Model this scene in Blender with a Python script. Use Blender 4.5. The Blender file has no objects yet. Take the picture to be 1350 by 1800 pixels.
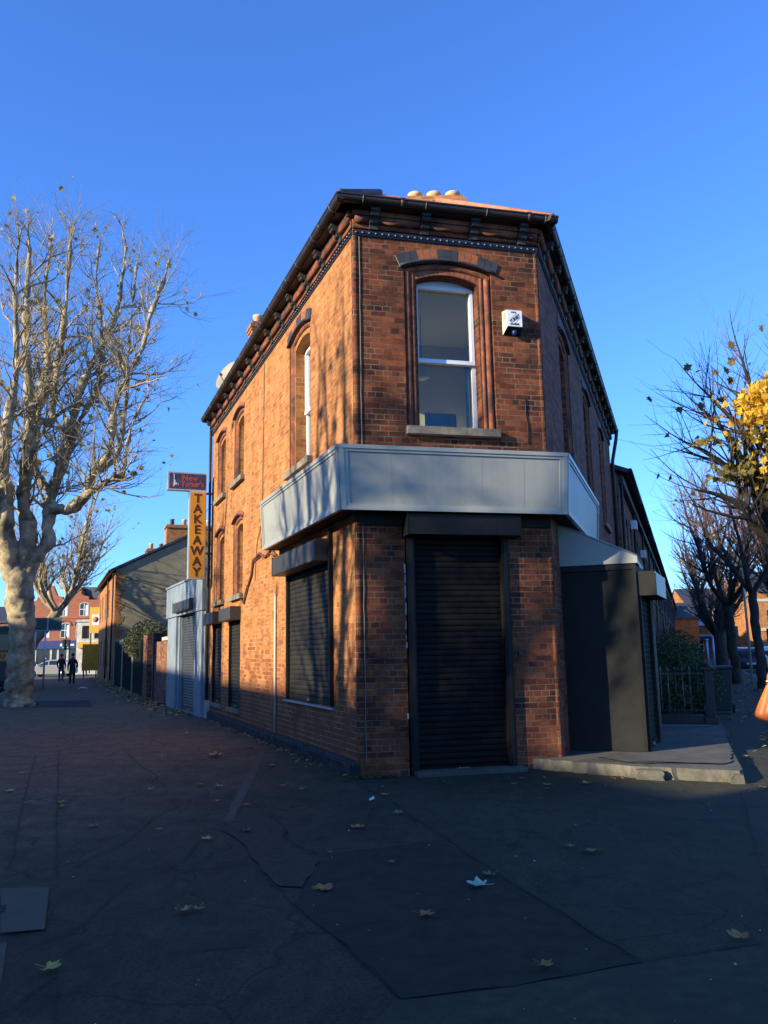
import bpy, bmesh, math, random
import numpy as np
from mathutils import Vector, Matrix, noise
from mathutils.geometry import tessellate_polygon
R_ = math.radians
random.seed(7)
scene = bpy.context.scene
COL = scene.collection

# ------------------------------------------------------------------ camera
cam_d = bpy.data.cameras.new('camera')
cam = bpy.data.objects.new('camera', cam_d); COL.objects.link(cam)
cam_d.sensor_fit = 'VERTICAL'; cam_d.sensor_height = 36.0; cam_d.lens = 29.0
cam_d.clip_start = 0.05; cam_d.clip_end = 3000
cam.matrix_world = Matrix(((0.999831, 0.018359, 0.0, 0.0),
                           (0.003069, -0.167148, -0.985927, 0.0),
                           (-0.018101, 0.985761, -0.167176, 1.5),
                           (0, 0, 0, 1)))
scene.camera = cam

# ------------------------------------------------------------------ sky, sun, exposure
SUN_AZ = 237.8      # compass-like angle from +Y towards +X where the sun stands (behind left of the camera)
SUN_EL = 19.0
world = bpy.data.worlds.new('World'); scene.world = world; world.use_nodes = True
wn = world.node_tree; wn.nodes.clear()
sky = wn.nodes.new('ShaderNodeTexSky'); sky.sky_type = 'NISHITA'; sky.sun_disc = False
sky.sun_elevation = R_(SUN_EL); sky.sun_rotation = R_(SUN_AZ)
sky.air_density = 1.0; sky.dust_density = 0.25; sky.ozone_density = 3.2; sky.altitude = 0
bg = wn.nodes.new('ShaderNodeBackground'); bg.inputs['Strength'].default_value = 0.095
wo = wn.nodes.new('ShaderNodeOutputWorld')
tint = wn.nodes.new('ShaderNodeMix'); tint.data_type = 'RGBA'; tint.blend_type = 'MULTIPLY'; tint.inputs[0].default_value = 1.0
tint.inputs[7].default_value = (0.66, 1.13, 1.93, 1)     # the phone camera's deep autumn blue
wn.links.new(sky.outputs[0], tint.inputs[6]); wn.links.new(tint.outputs[2], bg.inputs['Color']); wn.links.new(bg.outputs[0], wo.inputs['Surface'])
sun_d = bpy.data.lights.new('sun', 'SUN'); sun_d.energy = 5.0; sun_d.angle = R_(0.55); sun_d.color = (1.0, 0.88, 0.64)
sun = bpy.data.objects.new('sun', sun_d); COL.objects.link(sun)
a = R_(SUN_AZ); e = R_(SUN_EL)
sv = Vector((math.sin(a)*math.cos(e), math.cos(a)*math.cos(e), math.sin(e)))
sun.rotation_euler = sv.to_track_quat('Z', 'Y').to_euler(); sun.location = (-20, -15, 20)
scene.view_settings.view_transform = 'Standard'; scene.view_settings.look = 'None'
scene.view_settings.gamma = 1; scene.view_settings.exposure = 1.0

# ------------------------------------------------------------------ materials
MATS = {}
def new_mat(name):
    m = bpy.data.materials.new(name); m.use_nodes = True; MATS[name] = m
    nt = m.node_tree; b = nt.nodes['Principled BSDF']
    return m, nt, b
def N(nt, t, **kw):
    n = nt.nodes.new(t)
    for k, v in kw.items():
        if k in n.inputs: n.inputs[k].default_value = v
        else: setattr(n, k, v)
    return n
def ramp(nt, fac, stops):
    r = nt.nodes.new('ShaderNodeValToRGB'); els = r.color_ramp.elements
    while len(els) < len(stops): els.new(0.5)
    for el, (p, c) in zip(els, stops):
        el.position = p; el.color = (*c, 1) if len(c) == 3 else c
    nt.links.new(fac, r.inputs[0]); return r.outputs[0]
def mixc(nt, fac, c1, c2, blend='MIX'):
    n = nt.nodes.new('ShaderNodeMix'); n.data_type = 'RGBA'; n.blend_type = blend
    for i, c in ((0, fac), (6, c1), (7, c2)):
        if isinstance(c, (int, float)): n.inputs[i].default_value = c
        elif isinstance(c, tuple): n.inputs[i].default_value = (*c, 1)
        else: nt.links.new(c, n.inputs[i])
    return n.outputs[2]
def bump(nt, b, h, strength=0.5, dist=0.01):
    bn = nt.nodes.new('ShaderNodeBump'); bn.inputs['Strength'].default_value = strength; bn.inputs['Distance'].default_value = dist
    nt.links.new(h, bn.inputs['Height']); nt.links.new(bn.outputs[0], b.inputs['Normal'])
def math_(nt, op, a, b=0.0):
    n = nt.nodes.new('ShaderNodeMath'); n.operation = op
    for i, c in ((0, a), (1, b)):
        if isinstance(c, (int, float)): n.inputs[i].default_value = c
        else: nt.links.new(c, n.inputs[i])
    return n.outputs[0]

def plain(name, col, rough=0.7, metal=0.0, var=0.25, scale=6.0, bmp=0.15, spec=0.5, dirt=None, dscale=1.2, bscale=None):
    """a painted / plain surface with mottling, dirt and fine bump"""
    m, nt, b = new_mat(name)
    tc = N(nt, 'ShaderNodeTexCoord')
    n1 = N(nt, 'ShaderNodeTexNoise', Scale=scale, Detail=6.0, Roughness=0.6); nt.links.new(tc.outputs['Object'], n1.inputs['Vector'])
    n2 = N(nt, 'ShaderNodeTexNoise', Scale=dscale, Detail=8.0, Roughness=0.7); nt.links.new(tc.outputs['Object'], n2.inputs['Vector'])
    lo = tuple(c*(1-var) for c in col); hi = tuple(min(1, c*(1+var)) for c in col)
    c = ramp(nt, n1.outputs[0], [(0.3, lo), (0.7, hi)])
    if dirt is not None:
        f = ramp(nt, n2.outputs[0], [(0.42, (0, 0, 0)), (0.68, (1, 1, 1))])
        c = mixc(nt, f, c, dirt)
    nt.links.new(c, b.inputs['Base Color'])
    b.inputs['Roughness'].default_value = rough; b.inputs['Metallic'].default_value = metal
    b.inputs['Specular IOR Level'].default_value = spec
    n3 = N(nt, 'ShaderNodeTexNoise', Scale=bscale or scale*8, Detail=5.0); nt.links.new(tc.outputs['Object'], n3.inputs['Vector'])
    if bmp: bump(nt, b, n3.outputs[0], bmp, 0.01)
    return m

def brick(name, stops, mortar=(0.30, 0.26, 0.20), soot=0.5, frost=0.0, bw=0.225, sootcol=(0.012, 0.010, 0.010), sootlo=0.46, soothi=0.66, low=0.0):
    m, nt, b = new_mat(name)
    uv = N(nt, 'ShaderNodeUVMap'); tc = N(nt, 'ShaderNodeTexCoord')
    nd = N(nt, 'ShaderNodeTexNoise', Scale=7.0, Detail=2.0); nt.links.new(uv.outputs[0], nd.inputs['Vector'])
    dv = nt.nodes.new('ShaderNodeVectorMath'); dv.operation = 'SCALE'; dv.inputs['Scale'].default_value = 0.006
    nt.links.new(nd.outputs['Color'], dv.inputs[0])
    ad = nt.nodes.new('ShaderNodeVectorMath'); ad.operation = 'ADD'
    nt.links.new(uv.outputs[0], ad.inputs[0]); nt.links.new(dv.outputs[0], ad.inputs[1])
    bt = nt.nodes.new('ShaderNodeTexBrick')
    bt.offset = 0.5; bt.offset_frequency = 2; bt.squash = 0.5; bt.squash_frequency = 4
    for k, v in (('Scale', 1.0), ('Mortar Size', 0.0058), ('Mortar Smooth', 0.15), ('Bias', 0.0), ('Brick Width', bw), ('Row Height', 0.075)): bt.inputs[k].default_value = v
    bt.inputs['Color1'].default_value = (0, 0, 0, 1); bt.inputs['Color2'].default_value = (1, 1, 1, 1); bt.inputs['Mortar'].default_value = (0.5, 0.5, 0.5, 1)
    nt.links.new(ad.outputs[0], bt.inputs['Vector'])
    c = ramp(nt, bt.outputs['Color'], stops)
    # blotches inside a brick
    n1 = N(nt, 'ShaderNodeTexNoise', Scale=14.0, Detail=6.0, Roughness=0.65); nt.links.new(uv.outputs[0], n1.inputs['Vector'])
    c = mixc(nt, 0.75, c, ramp(nt, n1.outputs[0], [(0.25, (0.45, 0.42, 0.42)), (0.7, (1.12, 1.08, 1.05))]), 'MULTIPLY')
    # soot in big patches that follow courses a little
    mp = nt.nodes.new('ShaderNodeMapping'); mp.inputs['Scale'].default_value = (0.7, 1.6, 1.0); nt.links.new(uv.outputs[0], mp.inputs[0])
    n2 = N(nt, 'ShaderNodeTexNoise', Scale=1.3, Detail=9.0, Roughness=0.72); nt.links.new(mp.outputs[0], n2.inputs['Vector'])
    f = ramp(nt, n2.outputs[0], [(sootlo, (0, 0, 0)), (soothi, (soot,)*3)])
    jit = ramp(nt, bt.outputs['Color'], [(0.15, (1.1,)*3), (0.8, (0.80,)*3)])
    f = mixc(nt, 1.0, f, jit, 'MULTIPLY')
    c = mixc(nt, f, c, sootcol)
    # rain-washed darker bands low down and under ledges come from a tall thin noise
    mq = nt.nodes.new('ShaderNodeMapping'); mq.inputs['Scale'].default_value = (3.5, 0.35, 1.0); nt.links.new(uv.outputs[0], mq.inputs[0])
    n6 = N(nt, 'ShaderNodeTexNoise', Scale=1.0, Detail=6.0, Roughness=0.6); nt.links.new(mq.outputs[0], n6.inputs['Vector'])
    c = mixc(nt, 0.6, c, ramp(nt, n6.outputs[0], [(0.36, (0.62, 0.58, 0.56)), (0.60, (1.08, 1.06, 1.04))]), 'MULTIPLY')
    if low:      # wear plus painted-in shade: bricks go redder and darker near the pavement
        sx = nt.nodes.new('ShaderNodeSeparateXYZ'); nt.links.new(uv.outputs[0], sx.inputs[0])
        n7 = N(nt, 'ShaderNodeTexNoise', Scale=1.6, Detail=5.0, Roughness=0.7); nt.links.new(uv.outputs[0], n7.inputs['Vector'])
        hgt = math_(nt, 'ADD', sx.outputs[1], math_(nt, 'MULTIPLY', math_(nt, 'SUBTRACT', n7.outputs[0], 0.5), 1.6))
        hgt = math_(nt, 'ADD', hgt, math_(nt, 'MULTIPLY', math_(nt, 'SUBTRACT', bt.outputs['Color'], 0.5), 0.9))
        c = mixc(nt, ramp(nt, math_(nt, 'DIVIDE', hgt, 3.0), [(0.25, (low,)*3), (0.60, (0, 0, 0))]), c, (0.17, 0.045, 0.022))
    nm = N(nt, 'ShaderNodeTexNoise', Scale=2.6, Detail=4.0); nt.links.new(uv.outputs[0], nm.inputs['Vector'])
    mc = ramp(nt, nm.outputs[0], [(0.35, tuple(x*0.28 for x in mortar)), (0.62, mortar)])
    c = mixc(nt, bt.outputs['Fac'], c, mc)
    if frost:
        n4 = N(nt, 'ShaderNodeTexNoise', Scale=9.0, Detail=8.0, Roughness=0.8); nt.links.new(uv.outputs[0], n4.inputs['Vector'])
        c = mixc(nt, ramp(nt, n4.outputs[0], [(0.68, (0, 0, 0)), (0.78, (frost,)*3)]), c, (0.45, 0.42, 0.40))
    nt.links.new(c, b.inputs['Base Color']); b.inputs['Roughness'].default_value = 0.88
    b.inputs['Specular IOR Level'].default_value = 0.25
    inv = math_(nt, 'SUBTRACT', 1.0, bt.outputs['Fac'])
    n5 = N(nt, 'ShaderNodeTexNoise', Scale=60.0, Detail=4.0, Roughness=0.7); nt.links.new(uv.outputs[0], n5.inputs['Vector'])
    h = math_(nt, 'ADD', inv, math_(nt, 'MULTIPLY', n5.outputs[0], 0.7))
    h = math_(nt, 'ADD', h, math_(nt, 'MULTIPLY', bt.outputs['Color'], 0.35))
    bump(nt, b, h, 0.55, 0.007)
    return m

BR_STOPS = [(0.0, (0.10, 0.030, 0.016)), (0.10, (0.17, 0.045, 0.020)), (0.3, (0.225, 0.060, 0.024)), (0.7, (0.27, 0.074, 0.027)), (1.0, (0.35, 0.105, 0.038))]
brick('red_brick', BR_STOPS, mortar=(0.19, 0.14, 0.085), soot=0.80, frost=0.4, sootlo=0.43, soothi=0.60)
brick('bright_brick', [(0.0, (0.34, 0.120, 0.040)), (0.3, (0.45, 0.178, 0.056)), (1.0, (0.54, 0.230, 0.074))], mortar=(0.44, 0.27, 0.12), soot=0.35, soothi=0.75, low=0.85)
brick('worn_brick', [(0.0, (0.12, 0.05, 0.035)), (0.4, (0.26, 0.10, 0.055)), (1.0, (0.40, 0.17, 0.085))], mortar=(0.22, 0.18, 0.14), soot=0.6)
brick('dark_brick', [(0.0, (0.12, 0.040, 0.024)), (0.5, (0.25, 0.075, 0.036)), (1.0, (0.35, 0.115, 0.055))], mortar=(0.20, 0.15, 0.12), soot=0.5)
brick('engineering_brick', [(0.0, (0.018, 0.018, 0.022)), (0.6, (0.040, 0.038, 0.042)), (1.0, (0.075, 0.065, 0.062))], mortar=(0.06, 0.055, 0.05), soot=0.3, bw=0.115)
plain('voussoir_red', (0.28, 0.082, 0.032), 0.85, var=0.35, scale=8, bmp=0.5)
plain('voussoir_blue', (0.030, 0.032, 0.040), 0.7, var=0.4, scale=9, bmp=0.4)
plain('roll_brick', (0.25, 0.075, 0.031), 0.85, var=0.5, scale=9, bmp=0.5, dirt=(0.03, 0.02, 0.018), dscale=2.5)
plain('corbel_dark', (0.022, 0.020, 0.020), 0.7, var=0.5, scale=7, bmp=0.4, dirt=(0.045, 0.042, 0.036))
plain('mortar_joint', (0.22, 0.19, 0.15), 0.95, var=0.4, scale=20)
plain('pellet_glaze', (0.018, 0.020, 0.030), 0.35, var=0.3, scale=12, bmp=0.1)
plain('gutter_iron', (0.014, 0.013, 0.013), 0.55, var=0.5, scale=5, bmp=0.3, dirt=(0.04, 0.022, 0.014))
plain('stone_sill', (0.24, 0.20, 0.145), 0.9, var=0.35, scale=10, bmp=0.5, dirt=(0.07, 0.065, 0.055), bscale=120)
plain('white_upvc', (0.72, 0.74, 0.78), 0.35, var=0.06, scale=3, bmp=0.03)
plain('grey_panel', (0.30, 0.305, 0.265), 0.45, var=0.08, scale=1.6, bmp=0.05, dirt=(0.225, 0.228, 0.20), dscale=0.8)
pm = MATS['grey_panel'].node_tree; pb = pm.nodes['Principled BSDF']; src = pb.inputs['Base Color'].links[0].from_socket
ptc = N(pm, 'ShaderNodeTexCoord'); pmp = pm.nodes.new('ShaderNodeMapping'); pmp.inputs['Scale'].default_value = (9, 9, 0.7); pm.links.new(ptc.outputs['Object'], pmp.inputs[0])
pn = N(pm, 'ShaderNodeTexNoise', Scale=1.0, Detail=7.0, Roughness=0.7); pm.links.new(pmp.outputs[0], pn.inputs['Vector'])
pm.links.new(mixc(pm, 0.22, src, ramp(pm, pn.outputs[0], [(0.38, (0.70, 0.70, 0.68)), (0.55, (1.0, 1.0, 1.0)), (0.72, (1.10, 1.09, 1.06))]), 'MULTIPLY'), pb.inputs['Base Color'])   # rain streaks
plain('grey_trim', (0.30, 0.305, 0.27), 0.32, var=0.10, scale=4, bmp=0.05)
plain('blue_grey_paint', (0.21, 0.25, 0.28), 0.5, var=0.15, scale=3, bmp=0.1, dirt=(0.13, 0.15, 0.17))
plain('black_paint', (0.0055, 0.0052, 0.0048), 0.55, var=0.4, scale=6, bmp=0.12, dirt=(0.012, 0.011, 0.010), spec=0.25)
plain('black_board', (0.013, 0.0135, 0.0115), 0.75, var=0.2, scale=3, bmp=0.1, dirt=(0.021, 0.0205, 0.017), dscale=1.6, spec=0.2)
plain('slat_black', (0.0045, 0.0043, 0.0040), 0.5, var=0.5, scale=9, bmp=0.15, dirt=(0.011, 0.010, 0.008), dscale=3, spec=0.10)
plain('slat_grey', (0.024, 0.022, 0.017), 0.6, var=0.3, scale=7, bmp=0.15, dirt=(0.014, 0.0125, 0.010), dscale=3, spec=0.15)
plain('slat_matt', (0.022, 0.021, 0.019), 0.8, var=0.3, scale=7, bmp=0.1, spec=0.03)
plain('slat_steel', (0.045, 0.046, 0.046), 0.5, metal=0.0, var=0.3, scale=7, bmp=0.15, dirt=(0.03, 0.028, 0.026), dscale=3)
plain('housing_brown', (0.040, 0.033, 0.026), 0.5, var=0.25, scale=5, bmp=0.12, dirt=(0.03, 0.026, 0.02))
plain('clay_tile', (0.40, 0.15, 0.08), 0.85, var=0.3, scale=5, bmp=0.4)
plain('slate', (0.035, 0.037, 0.045), 0.6, var=0.4, scale=4, bmp=0.4)
plain('clay_pot', (0.58, 0.36, 0.20), 0.8, var=0.2, scale=7, bmp=0.2)
plain('cream_metal', (0.62, 0.56, 0.42), 0.45, var=0.1, scale=4, bmp=0.05, dirt=(0.40, 0.34, 0.24))
plain('dish_paint', (0.27, 0.23, 0.155), 0.6, var=0.12, scale=4, dirt=(0.25, 0.21, 0.14))
plain('concrete', (0.085, 0.078, 0.060), 0.92, var=0.35, scale=5, bmp=0.6, dirt=(0.045, 0.043, 0.036), bscale=90)
plain('concrete_side', (0.115, 0.103, 0.075), 0.92, var=0.4, scale=7, bmp=0.8, dirt=(0.06, 0.06, 0.05), bscale=60)
plain('pink_paving', (0.16, 0.115, 0.115), 0.9, var=0.25, scale=6, bmp=0.4)
plain('render_grey', (0.30, 0.255, 0.15), 0.95, var=0.25, scale=2.2, bmp=0.6, dirt=(0.21, 0.18, 0.11), dscale=0.35, bscale=14)
plain('white_paint', (0.46, 0.44, 0.40), 0.6, var=0.15, scale=3, bmp=0.1, dirt=(0.26, 0.245, 0.21))
plain('cream_pipe', (0.50, 0.42, 0.33), 0.5, var=0.2, scale=6)
plain('cable_brown', (0.10, 0.045, 0.025), 0.7, var=0.4, scale=12)
plain('cable_grey', (0.16, 0.14, 0.11), 0.7, var=0.3, scale=12)
plain('old_wood', (0.36, 0.35, 0.28), 0.9, var=0.3, scale=3, bmp=0.6, dirt=(0.22, 0.215, 0.17))
plain('dark_green_gate', (0.015, 0.022, 0.018), 0.6, var=0.4, scale=3)
plain('kerb_stone', (0.17, 0.165, 0.155), 0.9, var=0.3, scale=4, bmp=0.5)
plain('road_asphalt', (0.045, 0.045, 0.046), 0.9, var=0.3, scale=1.5, bmp=0.6, bscale=80)
plain('crack_dirt', (0.008, 0.008, 0.0075), 0.95, var=0.5, scale=9, bmp=0.5)
plain('patch_dark', (0.0185, 0.0175, 0.0095), 0.9, var=0.55, scale=9, bmp=0.7, bscale=110, dirt=(0.028, 0.027, 0.015), dscale=4, spec=0.3)
plain('patch_pale', (0.043, 0.0405, 0.021), 0.9, var=0.45, scale=11, bmp=0.7, bscale=110, dirt=(0.030, 0.028, 0.016), dscale=2, spec=0.3)
plain('patch_red', (0.038, 0.027, 0.0145), 0.9, var=0.4, scale=14, bmp=0.8, bscale=70, dirt=(0.06, 0.045, 0.028), dscale=30, spec=0.3)
plain('patch_strip', (0.058, 0.049, 0.026), 0.9, var=0.25, scale=4, bmp=0.5)
plain('slab_stone', (0.062, 0.058, 0.030), 0.85, var=0.2, scale=6, bmp=0.5, bscale=130)
plain('soil', (0.013, 0.012, 0.010), 0.98, var=0.5, scale=8, bmp=0.9, bscale=30)
plain('leaf_brown', (0.30, 0.125, 0.030), 0.75, var=0.4, scale=25)
plain('leaf_tan', (0.38, 0.20, 0.065), 0.75, var=0.35, scale=25)
plain('leaf_yellow', (0.42, 0.29, 0.055), 0.7, var=0.35, scale=25)
plain('leaf_olive', (0.13, 0.13, 0.045), 0.7, var=0.35, scale=25)
plain('leaf_pale', (0.30, 0.38, 0.27), 0.65, var=0.2, scale=25)
plain('leaf_orange', (0.40, 0.12, 0.03), 0.7, var=0.3, scale=25)
plain('speck', (0.55, 0.55, 0.55), 0.6)
plain('skin', (0.45, 0.26, 0.18), 0.55, var=0.08, scale=9, bmp=0.05)
plain('cloth_black', (0.018, 0.017, 0.018), 0.9, var=0.3, scale=7)
plain('cloth_denim', (0.030, 0.045, 0.085), 0.9, var=0.25, scale=9)
plain('cloth_navy', (0.014, 0.020, 0.055), 0.9, var=0.25, scale=7)
plain('cloth_blue', (0.10, 0.18, 0.32), 0.9, var=0.25, scale=7)
plain('cloth_red', (0.35, 0.03, 0.045), 0.9, var=0.2, scale=9)
plain('cloth_grey', (0.16, 0.16, 0.18), 0.9, var=0.25, scale=7)
plain('hair_dark', (0.016, 0.010, 0.007), 0.7, var=0.4, scale=20)
plain('bag_leather', (0.66, 0.15, 0.022), 0.42, var=0.10, scale=5, bmp=0.12, bscale=40)
plain('brass', (0.55, 0.42, 0.2), 0.3, metal=0.9, var=0.1)
plain('car_silver', (0.42, 0.41, 0.38), 0.28, metal=0.55, var=0.04, bmp=0)
plain('car_white', (0.62, 0.65, 0.70), 0.3, metal=0.1, var=0.04, bmp=0)
plain('car_blue', (0.10, 0.20, 0.38), 0.28, metal=0.3, var=0.04, bmp=0)
plain('car_dark', (0.015, 0.017, 0.022), 0.3, metal=0.2, var=0.04, bmp=0)
plain('bus_dark', (0.016, 0.020, 0.026), 0.35, var=0.2, bmp=0.05)
plain('tyre', (0.012, 0.012, 0.012), 0.85)
plain('rim', (0.35, 0.35, 0.35), 0.35, metal=0.8)
plain('glass_dark', (0.015, 0.018, 0.022), 0.08, var=0.1, bmp=0)
plain('lamp_red', (0.45, 0.02, 0.02), 0.3)
plain('lamp_clear', (0.7, 0.7, 0.68), 0.2)
plain('lens_green', (0.02, 0.45, 0.25), 0.3)
plain('sign_green', (0.030, 0.075, 0.070), 0.5, var=0.2)
plain('sign_blue', (0.035, 0.045, 0.12), 0.4, var=0.3, scale=4, dirt=(0.075, 0.055, 0.09), dscale=2)
plain('sign_yellow', (0.62, 0.28, 0.015), 0.4, var=0.12, scale=2.5, bmp=0.03)
plain('sign_red_ink', (0.38, 0.07, 0.04), 0.5)
plain('sign_brown_ink', (0.055, 0.012, 0.008), 0.5)
plain('sign_pale_ink', (0.62, 0.62, 0.75), 0.5)
plain('black_ink', (0.03, 0.03, 0.035), 0.5)
plain('alloy', (0.52, 0.52, 0.50), 0.4, metal=0.4, var=0.1)
plain('yellow_paint', (0.52, 0.27, 0.02), 0.6, var=0.2)
plain('navy_paint', (0.015, 0.025, 0.12), 0.4, var=0.15)
plain('sky_blue_sign', (0.42, 0.52, 0.75), 0.4, var=0.1)
plain('bin_plastic', (0.014, 0.022, 0.024), 0.5, var=0.15)
plain('paper', (0.60, 0.63, 0.68), 0.8, var=0.05)
plain('iron_black', (0.012, 0.012, 0.013), 0.45, var=0.4, scale=10, bmp=0.3)
plain('iron_worn', (0.11, 0.11, 0.11), 0.5, var=0.5, scale=14, bmp=0.3, dirt=(0.02, 0.02, 0.02), dscale=9)
plain('room_wall', (0.74, 0.70, 0.66), 0.9, var=0.04)
plain('room_ceiling', (0.84, 0.80, 0.74), 0.9, var=0.03)
plain('shade_white', (0.75, 0.72, 0.66), 0.8, var=0.03)
plain('fabric_blue', (0.05, 0.10, 0.24), 0.9, var=0.15)
plain('curtain_blue', (0.20, 0.27, 0.38), 0.9, var=0.2)
plain('lead', (0.10, 0.10, 0.11), 0.5, var=0.3)
plain('red_shop_brick', (0.27, 0.085, 0.042), 0.85, var=0.25, scale=3)
plain('ashlar', (0.42, 0.37, 0.28), 0.85, var=0.15)

# glass with a view through it
m, nt, b = new_mat('window_glass')
out = nt.nodes['Material Output']
tr = N(nt, 'ShaderNodeBsdfTransparent', Color=(0.84, 0.88, 0.80, 1)); gl = N(nt, 'ShaderNodeBsdfGlossy', Roughness=0.02, Color=(0.85, 0.85, 0.9, 1))
lw = N(nt, 'ShaderNodeFresnel', IOR=1.5); mx = N(nt, 'ShaderNodeMixShader')
f2 = math_(nt, 'MULTIPLY_ADD', lw.outputs[0], 0.8); nt.nodes[-1].inputs[2].default_value = 0.01
nt.links.new(f2, mx.inputs[0]); nt.links.new(tr.outputs[0], mx.inputs[1]); nt.links.new(gl.outputs[0], mx.inputs[2]); nt.links.new(mx.outputs[0], out.inputs['Surface'])

# bark of the plane trees: cream, grey and olive flakes
def bark(name, c1, c2, c3, sc=2.2, bmp_=0.9):
    m, nt, b = new_mat(name)
    tc = N(nt, 'ShaderNodeTexCoord')
    n1 = N(nt, 'ShaderNodeTexNoise', Scale=sc, Detail=5.0, Roughness=0.6); nt.links.new(tc.outputs['Object'], n1.inputs['Vector'])
    vo = N(nt, 'ShaderNodeTexVoronoi', Scale=sc*3.0); nt.links.new(tc.outputs['Object'], vo.inputs['Vector'])
    c = ramp(nt, n1.outputs[0], [(0.34, c3), (0.48, c2), (0.62, c1)])
    c = mixc(nt, 0.55, c, ramp(nt, vo.outputs['Color'], [(0.2, (0.5, 0.48, 0.45)), (0.8, (1.15, 1.1, 1.0))]), 'MULTIPLY')
    nt.links.new(c, b.inputs['Base Color']); b.inputs['Roughness'].default_value = 0.9
    n3 = N(nt, 'ShaderNodeTexNoise', Scale=sc*6, Detail=8.0, Roughness=0.7); nt.links.new(tc.outputs['Object'], n3.inputs['Vector'])
    bump(nt, b, n3.outputs[0], bmp_, 0.05)
    return m
bark('plane_bark', (0.52, 0.42, 0.26), (0.34, 0.275, 0.17), (0.14, 0.115, 0.07))
bark('plane_twig', (0.36, 0.25, 0.12), (0.20, 0.14, 0.07), (0.10, 0.07, 0.035), 3.0)
bark('dark_bark', (0.050, 0.044, 0.034), (0.034, 0.030, 0.024), (0.018, 0.017, 0.014), 4.0)
bark('twig_pink', (0.26, 0.15, 0.13), (0.16, 0.10, 0.09), (0.07, 0.05, 0.045), 4.0, 0.3)

def foliage(name, lo, hi, trans=0.35):
    m, nt, b = new_mat(name)
    tc = N(nt, 'ShaderNodeTexCoord'); n1 = N(nt, 'ShaderNodeTexNoise', Scale=2.0, Detail=3.0); nt.links.new(tc.outputs['Object'], n1.inputs['Vector'])
    n2 = N(nt, 'ShaderNodeTexNoise', Scale=23.0, Detail=1.0); nt.links.new(tc.outputs['Object'], n2.inputs['Vector'])
    f = math_(nt, 'MULTIPLY', math_(nt, 'ADD', n1.outputs[0], n2.outputs[0]), 0.5)
    c = ramp(nt, f, [(0.38, lo), (0.62, hi)])
    nt.links.new(c, b.inputs['Base Color']); b.inputs['Roughness'].default_value = 0.6
    tl = N(nt, 'ShaderNodeBsdfTranslucent'); nt.links.new(c, tl.inputs[0]); mx = N(nt, 'ShaderNodeMixShader', Fac=trans)
    nt.links.new(b.outputs[0], mx.inputs[1]); nt.links.new(tl.outputs[0], mx.inputs[2]); nt.links.new(mx.outputs[0], nt.nodes['Material Output'].inputs['Surface'])
foliage('autumn_leaf', (0.16, 0.12, 0.03), (0.42, 0.36, 0.10))
foliage('yellow_leaf', (0.55, 0.30, 0.02), (0.85, 0.58, 0.05), 0.45)
foliage('olive_leaf', (0.10, 0.075, 0.018), (0.24, 0.18, 0.035), 0.4)
foliage('hedge_leaf', (0.025, 0.040, 0.012), (0.075, 0.11, 0.03))
foliage('ivy_leaf', (0.012, 0.022, 0.008), (0.05, 0.07, 0.02), 0.2)
foliage('wall_bush_leaf', (0.035, 0.045, 0.018), (0.12, 0.13, 0.05), 0.3)

# pavement: old concrete and tarmac, worn, stained, mottled at several scales
m, nt, b = new_mat('pavement')
tc = N(nt, 'ShaderNodeTexCoord')
def nz(s, d=6.0, r=0.6):
    n = N(nt, 'ShaderNodeTexNoise', Scale=s, Detail=d, Roughness=r); nt.links.new(tc.outputs['Object'], n.inputs['Vector']); return n.outputs[0]
c = ramp(nt, nz(0.35, 5), [(0.35, (0.025, 0.0245, 0.0135)), (0.5, (0.034, 0.0325, 0.0165)), (0.65, (0.046, 0.041, 0.021))])
sp = nt.nodes.new('ShaderNodeSeparateXYZ'); nt.links.new(tc.outputs['Object'], sp.inputs[0])
wf_ = math_(nt, 'ADD', math_(nt, 'MULTIPLY', sp.outputs[0], -0.35), math_(nt, 'MULTIPLY', sp.outputs[1], 0.12))
wf_ = math_(nt, 'ADD', math_(nt, 'SUBTRACT', wf_, 1.25), math_(nt, 'MULTIPLY', math_(nt, 'SUBTRACT', nz(0.8, 5), 0.5), 2.4))
c = mixc(nt, ramp(nt, math_(nt, 'MULTIPLY', wf_, 0.5), [(0.10, (0, 0, 0)), (0.85, (1, 1, 1))]), c, (0.098, 0.074, 0.040))   # bounced light painted in: paler, warmer concrete up the left street
vg = N(nt, 'ShaderNodeTexVoronoi', Scale=3.1); nt.links.new(tc.outputs['Object'], vg.inputs['Vector'])
c = mixc(nt, ramp(nt, vg.outputs['Distance'], [(0.045, (0.55, 0.55, 0.55)), (0.062, (0, 0, 0))]), c, (0.010, 0.010, 0.008))     # trodden chewing gum
vg2 = N(nt, 'ShaderNodeTexVoronoi', Scale=2.3); nt.links.new(tc.outputs['Object'], vg2.inputs['Vector'])
c = mixc(nt, ramp(nt, vg2.outputs['Distance'], [(0.030, (0.5, 0.5, 0.5)), (0.042, (0, 0, 0))]), c, (0.10, 0.098, 0.075))
nd2 = N(nt, 'ShaderNodeTexNoise', Scale=1.7, Detail=4.0); nt.links.new(tc.outputs['Object'], nd2.inputs['Vector'])
av = nt.nodes.new('ShaderNodeVectorMath'); av.operation = 'MULTIPLY_ADD'; av.inputs[1].default_value = (0.7, 0.7, 0.7)
nt.links.new(nd2.outputs['Color'], av.inputs[0]); nt.links.new(tc.outputs['Object'], av.inputs[2])
ve = N(nt, 'ShaderNodeTexVoronoi', Scale=0.85, feature='DISTANCE_TO_EDGE'); nt.links.new(av.outputs[0], ve.inputs['Vector'])
c = mixc(nt, ramp(nt, ve.outputs['Distance'], [(0.004, (0.7, 0.7, 0.7)), (0.012, (0, 0, 0))]), c, (0.008, 0.008, 0.006))     # hairline cracks
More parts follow.
